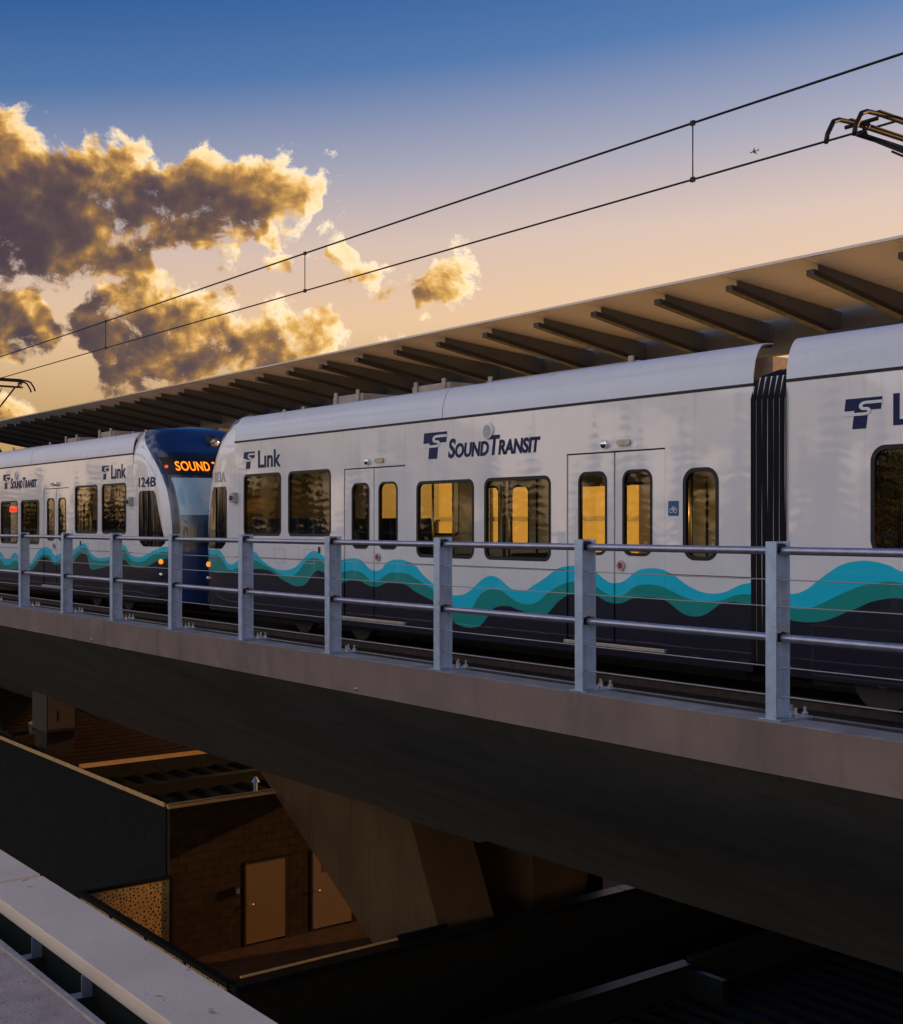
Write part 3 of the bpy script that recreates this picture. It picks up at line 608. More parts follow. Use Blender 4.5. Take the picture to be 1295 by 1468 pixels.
def mid_section(root, d, liv, v0):
    c = Car(root, d, liv); v1 = v0 + 3.45; wn_ = (v0 + 1.0, v0 + 2.42, -.293, .784, .16)
    for side in (-1, 1):
        c.flat('mid_wall', liv, [[(v0, ZB), (v1, ZB), (v1, ZT), (v0, ZT)], rrect(wn_[0] + .003, wn_[1] - .003, wn_[2] + .003, wn_[3] - .003, wn_[4])], .05, side, 0)
        window(c, *wn_, side, 'frit_glass')
        s_ = 1 if (side * d) > 0 else -1
        brand(c, *((v0 + .70, v0 + 1.11) if s_ > 0 else (v1 - .7, v1 - 1.11)), .955, 1.255, side); c.print_('lettering', 'decal_navy', TXT['link'], *((v0 + 1.25, v0 + 2.05) if s_ > 0 else (v1 - 1.25, v1 - 2.05)), .965, 1.27, side)
        V, Fc = plate([[(v0 + .32, -1.52), (v1 - .32, -1.52), (v1 - .32, -1.0), (v0 + .32, -1.0)], [(v0 + .335, -1.505), (v1 - .335, -1.505), (v1 - .335, -1.015), (v0 + .335, -1.015)]], .004); b = MB(); b.add([c.P(side, p[0], p[1], .002 + p[2]) for p in V], Fc); b.build('truck_hatch', 'seam', root)
    roof_fairing(c, v0, v1, [])
    c.bx('floor', 'floor_grey', v0, v1, -1.26, 1.26, -1.5, -1.43); c.bx('ceiling', 'interior', v0, v1, -1.24, 1.24, 1.28, 1.34); c.bx('underframe', 'under', v0 + .1, v1 - .1, -1.0, 1.0, -1.66, -1.45)
    for a in (v0 + .95, v0 + 2.5):
        for xx in (-.98, .98):
            wh = MB().tube([(xx - .06, d * a, .35), (xx + .06, d * a, .35)], .35, 28).build('wheel', 'wheel', root, smooth=True, angle=40)
            MB().tube([(xx - .075, d * a, .35), (xx + .075, d * a, .35)], .11, 16).build('wheel_hub', 'sill', wh, smooth=True, angle=40)
    return c
def bellows(root, d, v0, v1):
    """folded rubber gangway with pale fold edges"""
    nf = 6; prof = [(-1.27, -1.45), (-1.28, 0), (-1.28, 1.35), (-1.22, 1.60), (-.9, 1.70), (.9, 1.70), (1.22, 1.60), (1.28, 1.35), (1.28, 0), (1.27, -1.45)]
    rows = []
    for k in range(2 * nf + 1):
        v = v0 + (v1 - v0) * k / (2 * nf); s_ = .0 if k % 2 else -.075
        rows.append([(x + math.copysign(s_, x), d * v, z - RZ + (s_ if z > 1.5 else 0)) for x, z in prof])
    bl = MB().grid(rows).build('gangway_bellows', 'bellows', root)
    for k in range(nf):
        v = v0 + (v1 - v0) * (2 * k + 1) / (2 * nf); wob = .012 * math.sin(k * 2.3)
        for side in (-1, 1):
            MB().tube([(side * 1.278, d * (v + wob), -1.45 - RZ), (side * 1.286, d * (v - wob), -.4 - RZ), (side * 1.288, d * (v + wob * .5), .6 - RZ), (side * 1.288, d * v, 1.33 - RZ), (side * 1.23, d * v, 1.58 - RZ)], .016, 6).build('fold_edge', 'bellows_edge', bl, smooth=True)
def pantograph(root, d, vc, lean):
    yc = d * vc; x0 = 0.; zt = 4.30 - RZ
    P = MB().box(-.45, .45, yc - .5, yc + .5, 2.0 - RZ, 2.12 - RZ).build('pantograph_base', 'panto', root)
    for k_ in (-.17, .17):
        st = MB().tube([(-.93, yc + k_, zt - .30), (-.90, yc + k_, zt - .20), (-.80, yc + k_, zt - .05), (-.70, yc + k_, zt - .012), (-.5, yc + k_, zt), (.5, yc + k_, zt), (.70, yc + k_, zt - .012), (.80, yc + k_, zt - .05), (.90, yc + k_, zt - .20), (.93, yc + k_, zt - .30)], .026, 8).build('collector_strip', 'panto', root, smooth=True)
        MB().box(-.52, .52, yc + k_ - .03, yc + k_ + .03, zt + .02, zt + .034).build('carbon_insert', 'wire', st)
    b = MB()
    for xx in (-.55, .55):
        b.tube([(xx, yc - .2, zt - .06), (xx, yc + .2, zt - .06)], .022, 6)
        b.tube([(xx + .05 * math.sin(t), yc + .09 * math.cos(t), zt - .12 + .07 * math.sin(t)) for t in [k * .5 for k in range(13)]], .012, 5)
        b.tube([(xx, yc, zt - .05), (xx * .8, yc, zt - .2)], .02, 6)
    b.tube([(-.62, yc, zt - .19), (.62, yc, zt - .19)], .03, 8); b.build('head_frame', 'panto', root, smooth=True)
    kn = (0, yc + lean * 1.75, zt - 1.25)
    b = MB(); b.tube([(-.4, yc, zt - .19), (-.06, kn[1], kn[2])], .024, 8); b.tube([(.4, yc, zt - .19), (.06, kn[1], kn[2])], .024, 8); b.tube([(0, yc, zt - .26), (0, kn[1], kn[2] - .08)], .014, 6); b.build('upper_arm', 'panto', root, smooth=True)
    b = MB(); b.tube([kn, (0, yc + lean * .1, 2.15 - RZ)], .05, 10); b.tube([(.12, kn[1] - lean * .1, kn[2] - .1), (.12, yc + lean * .3, 2.15 - RZ)], .018, 6); b.build('lower_arm', 'panto', root, smooth=True)

M['blind'] = material('blind', (.36, .58, .70), .18, coat=.5)
M['black_glass'] = material('black_glass', (.006, .007, .008), .05, spec=.35)
M['screen_pane'] = material('screen_pane', (.03, .06, .09), .05, coat=.4, spec=.9)
# fritted glass: dark dots printed on tinted glass
m = glass_mat('frit_glass', (.62, .56, .42)); n = NT(m.node_tree); vo = n.n('ShaderNodeTexVoronoi', feature='F1'); vo.inputs['Scale'].default_value = 34
gp = n.n('ShaderNodeNewGeometry').outputs['Position']; n.set(vo.inputs['Vector'], gp); spz = n.n('ShaderNodeSeparateXYZ'); n.set(spz.inputs[0], gp)
dfm = n.n('ShaderNodeBsdfDiffuse'); n.set(dfm.inputs[0], (.012, .011, .009)); out_ = m.node_tree.nodes['Material Output']; old = out_.inputs[0].links[0].from_socket
mx = n.n('ShaderNodeMixShader'); n.set(mx.inputs[0], n.m('MULTIPLY', n.m('SUBTRACT', 1., n.smooth(vo.outputs['Distance'], .38, .46)), .92)); n.set(mx.inputs[1], old); n.set(mx.inputs[2], dfm.outputs[0]); n.set(out_.inputs[0], mx.outputs[0]); M['frit_glass'] = m

car1 = thing('train_car', 'nearest white light rail car with teal and green waves, folded gangway at the right', 'train', (XC, YA, RZ), 'coupled light rail cars')
half_car(car1, -1, LIV['a']); bellows(car1, -1, 11.66, 12.11); mid_section(car1, -1, LIV['c'], 12.10); bellows(car1, -1, 15.54, 15.99); pantograph(car1, -1, 12.47, -1)
# the far end of the near car, running out of the picture
h2 = Car(car1, -1, LIV['e'])
for side in (-1, 1):
    h2.flat('side_wall', LIV['e'], [[(15.98, ZB), (27.6, ZB), (27.6, ZT), (15.98, ZT)]] + [rrect(27.65 - b, 27.65 - a, z0, z1, r) for a, b, z0, z1, r in WIN] , .05, side, 0)
    for a, b, z0, z1, r in WIN: window(h2, 27.65 - b, 27.65 - a, z0, z1, r, side)
roof_fairing(h2, 15.98, 27.6, []); h2.bx('floor', 'floor_grey', 15.98, 27.6, -1.26, 1.26, -1.5, -1.43); h2.bx('ceiling', 'interior', 15.98, 27.6, -1.24, 1.24, 1.28, 1.34)
h2.bx('end_wall', 'navy_paint', 27.6, 27.7, -HW + .02, HW - .02, ZB, ZT)
car2 = thing('train_car', 'farther white light rail car numbered 124B with amber sign on its blue front', 'train', (XC, YB, RZ), 'coupled light rail cars')
half_car(car2, 1, LIV['b']); bellows(car2, 1, 11.66, 12.11); mid_section(car2, 1, LIV['b'], 12.10); pantograph(car2, 1, 12.5, 1)
# car numbers on the cab sides
for root, d, key, a0, a1, mt in ((car1, -1, 'n1', .86, .36, 'grey_paint'), (car2, 1, 'n2', .98, .30, 'decal_navy')):
    b = MB(); V, Fc = TXT[key]
    for p in V:
        l, r = (max(a0, a1), min(a0, a1)) if d < 0 else (min(a0, a1), max(a0, a1))
        v = l + (r - l) * p[0]; z = .80 + .20 * p[1]; b.v.append((-cab_x(v, z, .006 + p[2]), d * -v, z - RZ))
    b.f = Fc; b.build('car_number', mt, root)
# small amber next-stop display behind the window of the far car
b = MB()
for k in range(7): b.box(-1.18, -1.17, 7.35 + k * .13, 7.44 + k * .13, .36 - RZ, .50 - RZ)
b.build('next_stop_display', 'led_red', car2)

# ------------------------------------------------------------------ viaduct
Y0, Y1 = -14., 95.
via = thing('viaduct', 'dark concrete viaduct carrying the train across the picture', 'viaduct', (0, 0, 0))
XE = 6.10; ZE = -1.178
MB().prism([(XE, ZE), (XE + .26, ZE), (XE + .26, -1.55), (XE + .04, -1.50), (XE, -1.484)], 'y', Y0, Y1).build('edge_beam', 'concrete_edge', via)
for k in range(18):
    MB().tube([(XE - .012, -9 + 6.1 * k, -1.44), (XE + .05, -9 + 6.1 * k, -1.44)], .018, 10).build('drain_spout', 'galv_dark', via, smooth=True)
MB().box(XE - .001, XE + .235, Y0, Y1, ZE + .0005, ZE + .006).build('edge_beam_top', 'concrete_top', via)
MB().box(XE + 1.75, 13.4, Y0, Y1, -2.25, -1.98).build('deck_slab', 'ballast_dark', via)
XG, ZG = 14.9, -.3147 * 14.9 / CT
MB().prism([(XE + .06, -1.505), (XG, ZG), (XG + 1, ZG), (XG + 9.5, -3.4), (XG + 9.5, -2.255), (XE + 1.55, -2.255), (XE + .31, -1.58)], 'y', Y0, Y1).build('girder', 'girder', via)
# deeper block over the pier
yb0, yb1 = on_x(654, 1212, XG)[0], on_x(549, 1178, XG)[0]
MB().prism([(XG - .5, ZG + .24), (XG + .55, ZG - .30), (XG + 2.2, ZG - .30), (XG + 2.2, ZG + .24)], 'y', yb0, yb1).build('girder_block', 'girder', via)
# flared pier under the block, with recessed formwork joints
XP = 15.3
def pz(x, y): return on_x(x, y, XP)
TL, BL = pz(366, 1096), pz(612, 1470); TR, BR = pz(588, 1175), pz(652, 1420)
zt_, zb_ = -5.6, -11.5
def edge(A, B, z):
    z = max(z, -8.1 if A is TR else -10.4); t = (z - A[1]) / (B[1] - A[1]); return A[0] + (B[0] - A[0]) * t
pr_ = MB(); pts = []
for z in (zt_, -8.1, -10.4, zb_): pts.append((edge(TL, BL, z), edge(TR, BR, z)))
V = []
for z, (ya, yb) in zip((zt_, -8.1, -10.4, zb_), pts): V += [(XP, ya, z), (XP, yb, z), (XP + 1.3, yb - .2, z), (XP + 1.3, ya, z)]
pr_.add(V, [(0, 1, 2, 3), (15, 14, 13, 12)] + [(k + i, k + i + 4, k + (i + 1) % 4 + 4, k + (i + 1) % 4) for k in (0, 4, 8) for i in range(4)])
pier = pr_.build('pier', 'pier', via)
# formwork panels: thin proud sheets clipped to the flared outline
zl = [zt_, -6.9, -8.4, -9.9, -11.4]
for z1_, z0_ in zip(zl, zl[1:]):
    yl = edge(TL, BL, z1_); n_ = 0; yR = edge(TR, BR, (z0_ + z1_) / 2)
    ycut = [y for y in [yR + 1.15 * k for k in range(12)]]
    for ya, yb in zip(ycut, ycut[1:]):
        P = []
        for y, z in ((ya, z0_), (yb, z0_), (yb, z1_), (ya, z1_)):
            P.append((y, z))
        # clip by slanted left edge (y <= edge) and right edge (y >= edge)
        def clip(P, fn):
            R = []
            for i in range(len(P)):
                a, b = P[i], P[(i + 1) % len(P)]; fa, fb = fn(a), fn(b)
                if fa >= 0: R.append(a)
                if fa * fb < 0: t = fa / (fa - fb); R.append((a[0] + (b[0] - a[0]) * t, a[1] + (b[1] - a[1]) * t))
            return R
        gp_ = .004
        P = [(min(max(p[0], ya + gp_), yb - gp_), min(max(p[1], z0_ + gp_), z1_ - gp_)) for p in P]
        P = clip(P, lambda p: edge(TL, BL, p[1]) - .01 - p[0]); P = clip(P, lambda p: p[0] - edge(TR, BR, p[1]) - .01) if len(P) > 2 else P
        if len(P) > 2: MB().prism(P, 'x', XP - .006, XP + .005).build('formwork_panel', 'pier', pier)
p2 = MB()
V = []
for z, s_ in ((zt_, 1.), (zb_, .35)): V += [(XP + 3.2 - .6 * s_, 21.0 - .6 * s_, z), (XP + 3.2 + 1.6 * s_, 21.0 - .6 * s_, z), (XP + 3.2 + 1.6 * s_, 22.2 + 2.0 * s_, z), (XP + 3.2 - .6 * s_, 22.2 + 2.0 * s_, z)]
p2.add(V, [(0, 1, 2, 3), (7, 6, 5, 4), (0, 4, 5, 1), (1, 5, 6, 2), (2, 6, 7, 3), (3, 7, 4, 0)]).build('pier', 'pier', via)

# ------------------------------------------------------------------ tracks
def track(label, xc, zr, clips):
    t = thing('railway_track', label, 'track', (xc, 0, zr)); me = None
    for s_ in (-1, 1):
        x = s_ * .7525
        r = MB().prism([(x - .07, -.16), (x + .07, -.16), (x + .07, -.145), (x + .012, -.12), (x + .012, -.04), (x + .036, -.03), (x + .036, -.004), (x - .036, -.004), (x - .036, -.03), (x - .012, -.04), (x - .012, -.12), (x - .07, -.145)], 'y', Y0, Y1).build('rail', 'rail_steel', t)
        MB().box(x - .03, x + .03, Y0, Y1, -.004, 0).build('rail_head', 'rail_head', r)
        MB().box(x - .38, x + .38, Y0, Y1, -.27, -.163).build('rail_plinth', 'ballast_dark', t)
    if clips:
        for k in range(60):
            y = 2.0 + k * .75 + random.uniform(-.03, .03)
            for q in (-1, 1):
                x = .7525 + q * .12
                if me is None:
                    b = MB(); b.box(-.05, .05, -.06, .06, -.162, -.15); b.tube([(-.03, -.05, -.15), (-.035, -.05, -.10), (0, -.03, -.075), (.03, 0, -.09), (.02, .04, -.13), (-.02, .05, -.10), (-.04, .03, -.08)], .012, 6); b.tube([(.035, .0, -.15), (.035, 0, -.085)], .02, 6)
                    o = b.build('rail_clip', 'bolt', t, smooth=True, angle=40); me = o.data
                else: o = link('rail_clip', me, None, t)
                o.location = (x, y, 0); o.rotation_euler = (0, 0, 0 if q > 0 else math.pi)
track('empty track with shiny rail clips between the railing and the train', 8.08, -1.60, True)
track('track under the white light rail cars', XC, RZ, False)

# ------------------------------------------------------------------ guard railing
XR = 6.14
rl = thing('guard_railing', 'galvanised steel guard railing with two pipe rails and thin cables along the viaduct edge', 'railing', (XR, 0, ZE))
bp = [2867 * q - .77 for q in ()]
h_inv = [1 / 256 + .000681 * k for k in range(-3, 34)]
YP = [XR * (F * CT - (1 / (q * .1382) - 739 - 647) * ST) / ((1 / (q * .1382)) * CT) for q in h_inv]
dY = (YP[10] - YP[3]) / 7; YP = [(YP[3] + dY * (k - 5)) * 1.0115 - .015 for k in range(42)]
HP = 1.068
def ibeam():
    b = MB(); fw, ft, dp = .078, .011, .128
    b.box(-.005, ft - .005, -fw / 2, fw / 2, 0, HP); b.box(dp - ft, dp, -fw / 2, fw / 2, 0, HP); b.box(ft - .005, dp - ft, -.006 + .012, .006 + .012, 0, HP)
    return b
pm = {}
for k, y in enumerate(YP):
    def part(key, mk, mat, parent, **kw):
        if key not in pm: o = mk().build(key, mat, parent, **kw); pm[key] = o.data
        else: o = link(key, pm[key], None, parent)
        return o
    p = part('post', ibeam, 'galv', rl); p.location = (0, y, .018 + random.uniform(-.003, .003)); p.rotation_euler = (random.uniform(-.004, .004), random.uniform(-.004, .004), 0)
    o = part('base_plate', lambda: MB().box(-.02, .30, -.085, .085, -.018, 0), 'galv_dark', p, bevel=.003)
    for i, (bx_, by_) in enumerate(((.17, -.05), (.17, .05), (.26, -.05), (.26, .05))):
        o = part('anchor_bolt', lambda: MB().tube([(0, 0, 0), (0, 0, .022)], .021, 6).tube([(0, 0, .022), (0, 0, .055)], .010, 8), 'bolt', p); o.location = (bx_, by_, 0)
    for z_ in (HP - .045, HP - .575):
        o = part('rail_sleeve', lambda: MB().tube([(.055, -.045, 0), (.055, -.004, 0)], [.033, .033], 14), 'black', p, smooth=True, angle=40); o.location = (0, 0, z_)
    o = part('weld_patch', lambda: MB().box(-.0075, .118, -.0405, .0, -.022, .03), 'weld', p, bevel=.003); o.location = (0, 0, HP - .53)
ZTOP = -.147
def rail(name, z, r, mat, n_=12):
    for a, b in zip(YP, YP[1:]):
        MB().tube([(.055, a + .02, z - ZE), (.055, (a + b) / 2, z - ZE - (.0 if r > .01 else .002)), (.055, b - .02 + .035, z - ZE)], r, n_).build(name, mat, rl, smooth=True, angle=60)
rail('top_rail', -.150, .0245, 'pipe'); rail('middle_rail', -.676, .0245, 'pipe')
for z_ in (-.325, -.487, -.852, -1.027):
    MB().tube([(.055, YP[0], z_ - ZE), (.055, YP[-1], z_ - ZE)], .0042, 6).build('cable', 'cable', rl, smooth=True)

# ------------------------------------------------------------------ overhead line
ol = thing('overhead_line', 'black overhead contact wire and messenger wire with short droppers above the train', 'wires', (XC, 0, 0))
HWI = .2868 * XC / CT
def mess(y): return .331 * XC / CT + .04 * math.cos(2 * math.pi * (y - 12) / 52)
MB().tube([(0, y, HWI) for y in range(-20, 121, 5)], .013, 6).build('contact_wire', 'wire', ol, smooth=True)
MB().tube([(0, y, mess(y)) for y in range(-20, 121, 2)], .015, 6).build('messenger_wire', 'wire', ol, smooth=True)
yd = [on_x(x, 300, XC)[0] for x in (993, 427, 151)]; st_ = (yd[2] - yd[0]) / 2
for k in range(-3, 11):
    y = yd[0] + st_ * k; dr = MB().tube([(0, y, HWI), (0, y, mess(y))], .009, 5).build('dropper', 'wire', ol, smooth=True)
    for z_ in (HWI, mess(y)): MB().box(-.018, .018, y - .03, y + .03, z_ - .03, z_ + .03).build('wire_clamp', 'wire', dr)

# ------------------------------------------------------------------ station: platform, canopy, added glow panels
pf = thing('station_platform', 'concrete side platform behind the train under the canopy', 'platform', (16.5, 20, -1.43))
MB().box(-3.0, 4.6, -34, 40, -.9, 0).build('slab', 'platform', pf)
cn = thing('station_canopy', 'long station canopy with tan soffit panels on dark cantilever beams', 'canopy', (18, 20, -1.43))
zc = 1.43                                                     # canopy parts are written with z from eye level
def soff(X): return 3.83 - .08 * (X - 14.95) + zc
BY = [15.2 * (2867 * (.0005254 + .0000342 * k) - .77) - 20 for k in range(-5, 28)]
XB = [14.95, 15.42, 17.15, 17.98]
me_ = {}
for i, y in enumerate(BY):
    # tapered cantilever beam: web, lower flange, upper flange
    def bm_():
        b = MB(); b.prism([(15.34 - 18, soff(15.34) - .005), (18.0 - 18, soff(18.0) - .005), (0, soff(18) - .36), (15.34 - 18, 3.68 + zc)], 'y', -.012, .012); return b
    if 'b' not in me_: o = bm_().build('cantilever_beam', 'canopy_beam', cn); me_['b'] = o.data
    else: o = link('cantilever_beam', me_['b'], None, cn)
    o.location = (0, y, 0); w_ = o
    def fl():
        b = MB(); b.prism([(15.15 - 18, 3.70 + zc), (15.15 - 18, 3.615 + zc), (0, soff(18) - .44), (0, soff(18) - .36)], 'y', -.07, .07); return b
    if 'f' not in me_: o = fl().build('beam_flange', 'beam_dark', w_); me_['f'] = o.data
    else: o = link('beam_flange', me_['f'], None, w_)
    if i + 1 < len(BY):
        for j, (xa, xb) in enumerate(((14.95, 16.62), (16.64, 17.78))):
            key = 'p%d' % j
            if key not in me_:
                dy_ = BY[1] - BY[0]; b = MB(); b.prism([(xa - 18, soff(xa)), (xb - 18, soff(xb)), (xb - 18, soff(xb) + .03), (xa - 18, soff(xa) + .03)], 'y', .008, dy_ - .008); o = b.build('soffit_panel', 'canopy_panel', cn, bevel=.002); me_[key] = o.data
            else: o = link('soffit_panel', me_[key], None, cn)
            o.location = (0, y, 0)
ya, yb = BY[0] - .1, BY[-1] + .12
MB().prism([(14.90 - 18, soff(14.95) - .004), (14.90 - 18, soff(14.95) + .034), (15.0 - 18, soff(14.95) + .042), (15.0 - 18, soff(14.95) + .035), (14.945 - 18, soff(14.95) + .032), (14.945 - 18, soff(14.95) - .004)], 'y', ya, yb).build('canopy_edge_trim', 'canopy_edge', cn)
MB().prism([(15.0 - 18, soff(15) + .036), (17.80 - 18, soff(17.80) + .036), (17.80 - 18, soff(17.80) + .05), (15.0 - 18, soff(15) + .05)], 'y', ya, yb).build('roof_sheet', 'canopy_edge', cn)
MB().prism([(17.99 - 18, soff(18) - .56), (18.25 - 18, soff(18) - .56), (18.25 - 18, soff(18) + .14), (17.99 - 18, soff(18) + .14)], 'y', ya, yb).build('spine_girder', 'canopy_beam', cn)
MB().prism([(18.26 - 18, soff(18) - .3), (21.6 - 18, soff(18) + .2), (21.6 - 18, soff(18) + .3), (18.26 - 18, soff(18) + .02)], 'y', ya, yb).build('rear_soffit', 'canopy_panel', cn)
for i in range(1, len(BY), 4):
    c_ = MB().box(-.02, .34, BY[i] - .16, BY[i] + .16, 0, soff(18) - .56).build('column', 'column', cn, bevel=.01)
    MB().box(-.08, .42, BY[i] - .22, BY[i] + .22, 0, .03).build('column_base', 'canopy_beam', c_)
ws = thing('glow_wall', 'added row of translucent panels behind the platform, glowing gold through the train windows', 'added panels', (20.4, 20, -1.43))  # added panels, backlit by the sun to make the train windows golden
for k in range(30):
    y = -32 + k * 2.3
    MB().box(-.05, .05, y - .04, y + .04, 0, 3.3 if -10 < y < 7 else 1.6).build('glow_wall_post', 'canopy_beam', ws)
    mt = 'frosted' if y < 5.5 else 'frame_dark'; gold = -10 < y < 5.5
    MB().box(-.012, .012, y + .06, y + 2.24, .15, 1.55).build('glow_panel', mt, ws)
    if gold: MB().box(-.012, .012, y + .06, y + 2.24, 1.65, 3.2).build('glow_panel', mt, ws)

sh_ = thing('station_house', 'dark station building with a pale window frame at the far end of the canopy', 'building', (18.45, 38, -1.43))
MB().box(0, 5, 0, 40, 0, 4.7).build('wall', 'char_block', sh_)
wf_ = MB(); [wf_.box(*q) for q in ((-.06, -.005, 11.0, 11.18, 2.6, 4.3), (-.06, -.005, 13.4, 13.58, 2.6, 4.3), (-.06, -.005, 11.18, 13.4, 4.12, 4.3), (-.06, -.005, 11.18, 13.4, 2.6, 2.78), (-.055, -.006, 12.25, 12.35, 2.78, 4.12))]
wf_.build('window_frame', 'canopy_edge', sh_)

# ------------------------------------------------------------------ buildings below
YW = 26.9                                                       # wall with the two doors
XL, ZTOPB = on_y(243, 1158, YW); ZF = on_y(352, 1357, YW)[1]      # corner and floor level
sb = thing('service_building', 'low brown block building with two tan doors under the viaduct', 'building', (XL, YW, ZF))
hB = ZTOPB - ZF
def lx(x, y=1300): return on_y(x, y, YW)[0] - XL
d1a, d1b = lx(352), lx(408); d2a, d2b = lx(448), lx(503); dh = 1.96
MB().box(.03, 9.5, .03, .22, -1.4, hB - .03).build('wall', 'mortar_brown', sb)
bl, bh = .42, .205; me = {}
row = 0; z = -.02
while z < hB - .12:
    x = 0.0 - (.21 if row % 2 else 0)
    while x < 6.2:
        a, b_ = max(0, x), x + bl
        segs = [(a, b_)]
        if z < dh + .06:
            for q0, q1 in ((d1a - .05, d1b + .13), (d2a - .05, d2b + .05)):
                ns = []
                for s0, s1 in segs:
                    if s1 <= q0 or s0 >= q1: ns.append((s0, s1))
                    else:
                        if s0 < q0: ns.append((s0, q0))
                        if s1 > q1: ns.append((q1, s1))
                segs = ns
        for s0, s1 in segs:
            if s1 - s0 < .04: continue
            key = round(s1 - s0, 2)
            if key not in me: o = MB().box(.005, key - .005, 0, .09, .004, min(bh, hB) - .006).build('block', 'brown_block', sb); me[key] = o.data
            else: o = link('block', me[key], None, sb)
            o.location = (s0, random.uniform(-.0015, .0015), z)
        x += bl
    z += bh; row += 1
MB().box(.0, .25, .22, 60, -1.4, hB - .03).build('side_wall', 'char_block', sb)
for x0, x1, y0, y1 in ((-.05, 6.5, -.05, .06),):
    nseg = 3
    for k in range(nseg): MB().prism([(y0, hB - .02), (y1, hB - .02), (y1, hB + .085), (y0, hB + .02)], 'x', x0 + (x1 - x0) * k / nseg + .006, x0 + (x1 - x0) * (k + 1) / nseg - .006).build('wall_coping', 'rim_lit_metal', sb)
for k in range(16): MB().prism([(-.05, hB - .02), (.08, hB - .02), (.08, hB + .0), (-.04, hB + .09), (-.05, hB + .09)], 'y', .21 + 2.4 * k, .20 + 2.4 * (k + 1) - .012).build('wall_coping', 'rim_lit_metal', sb, bevel=.006)
MB().box(.25, 9.5, .22, 6.2, hB - .55, hB - .45).build('roof_deck', 'roof_metal', sb)
for k in range(9): MB().prism([(1.0 + k * .62, hB - .45), (1.3 + k * .62, hB - .45), (1.24 + k * .62, hB - .37), (1.06 + k * .62, hB - .37)], 'y', .25, 6.1).build('roof_rib', 'roof_metal', sb)
MB().box(.25, 9.4, 3.2, 3.55, hB - .45, hB - .12).build('roof_curb', 'roof_metal', sb); MB().box(.2, 9.4, 5.9, 6.1, hB - .45, hB - .02).build('roof_upstand', 'roof_metal', sb); MB().prism([(5.87, hB - .02), (6.1, hB - .02), (6.1, hB + .06), (5.87, hB + .0)], 'x', .2, 9.4).build('upstand_cap', 'rim_lit_metal', sb)
v_ = MB().tube([(3.1, 1.6, hB - .45), (3.1, 1.6, hB - .05)], .05, 10).tube([(3.1, 1.6, hB - .05), (3.1, 1.6, hB + .08)], [.11, .03], 10).build('roof_vent', 'galv', sb, smooth=True, angle=40)
# ribbed metal roof rising behind
rb = MB().prism([(6.15, hB - .45), (22, hB + .9), (22, hB + .7), (6.15, hB - .6)], 'x', .3, 14); rbo = rb.build('rear_roof', 'roof_metal', sb)
for k in range(34):
    y = 6.6 + k * .45; z = hB - .45 + (y - 6.15) * 1.35 / 15.85; MB().box(.35, 13.9, y, y + .13, z - .01, z + .07).build('roof_batten', 'roof_rib', rbo)
for q0, q1, mt, hd in ((d1a, d1b, 'door_tan', 1), (d2a, d2b, 'door_pale', 0)):
    dr = MB().box(q0, q1, -.012, .10, .05, dh).build('door', mt, sb, bevel=.004)
    fr = MB().box(q0 - .05, q0, -.018, .12, 0, dh + .05).box(q1, q1 + (.12 if hd else .05), -.010, .12, 0, dh + .05).box(q0, q1, -.018, .12, dh, dh + .05); fr.build('door_frame', 'frame_dark', dr)
    MB().box(q0 + .01, q1 - .01, -.02, -.012, .05, .09).build('kick_plate', 'kick', dr)
    MB().tube([(q0 + .08, .0, 1.0), (q0 + .08, -.06, 1.0), (q0 + .18, -.065, 1.0)], .014, 8).build('handle', 'kick', dr, smooth=True)
    if not hd: MB().box(q0 + .28, q0 + .62, -.02, -.012, 1.42, 1.60).build('warning_sign', 'red', dr)
MB().prism([(d1a - .33, 1.28), (d1a - .2, 1.28), (d1a - .2, 1.5), (d1a - .33, 1.5)], 'y', -.09, .0).build('wall_light', 'frame_dark', sb, bevel=.02)
MB().box(d1a - .31, d1a - .22, -.10, -.085, 1.33, 1.45).build('wall_light_lens', 'kick', sb, bevel=.01)
# timber deck in front of the doors
YF = 19.9
dk = tag(MB().box(XL - 3.4, XL + 9, YF, YW + .02, ZF - .35, ZF - .06).build('terrace_base', 'mortar_dark'), kind='structure')
me = None; x = XL - 3.3
for k in range(62):
    yy = YF + .05 + k * .112
    if me is None: o = MB().box(XL - 3.3, XL + 8.8, 0, .104, -.05, 0).build('deck_board', 'timber', dk); me = o.data
    else: o = link('deck_board', me, None, dk)
    o.location = (0, yy, ZF + random.uniform(-.004, 0.0))

# perforated screen round the terrace
def perforated(w_, h_, seed):
    rnd = random.Random(seed); pts = []; tries = 0
    while len(pts) < 420 and tries < 9000:
        tries += 1; a, b_ = rnd.uniform(.07, w_ - .07), rnd.uniform(.07, h_ - .07); r = rnd.uniform(.020, .034)
        if all((a - p[0]) ** 2 + (b_ - p[1]) ** 2 > (r + p[2] + .016) ** 2 for p in pts): pts.append((a, b_, r))
    return plate([[(0, 0), (w_, 0), (w_, h_), (0, h_)]] + [[(a + r * math.cos(t), b_ + r * math.sin(t)) for t in [k * math.pi / 3 for k in range(6)]] for a, b_, r in pts], .006)
XSN, ZSN = on_y(130, 1270, YW); 
XW, ZW = on_y(330, 1408, YF)                                      # corner of terrace wall top
ps = thing('perforated_screen', 'gold perforated metal screen in a black frame beside the brown building', 'screen', (XW, YF, ZF))
hs = ZW - ZF
wS = XL - XW - .06
Vp, Fp = perforated(wS, hs - .12, 3); MB().add([(a + .02, YW - YF - .05 + c_, b_ + .05) for a, b_, c_ in Vp], Fp).build('perforated_panel', 'perf_gold', ps)
MB().box(0, wS + .08, YW - YF - .09, YW - YF - .01, hs - .08, hs - .01).box(wS + .02, wS + .1, YW - YF - .09, YW - YF - .01, 0, hs - .08).build('panel_frame', 'black_frame', ps)
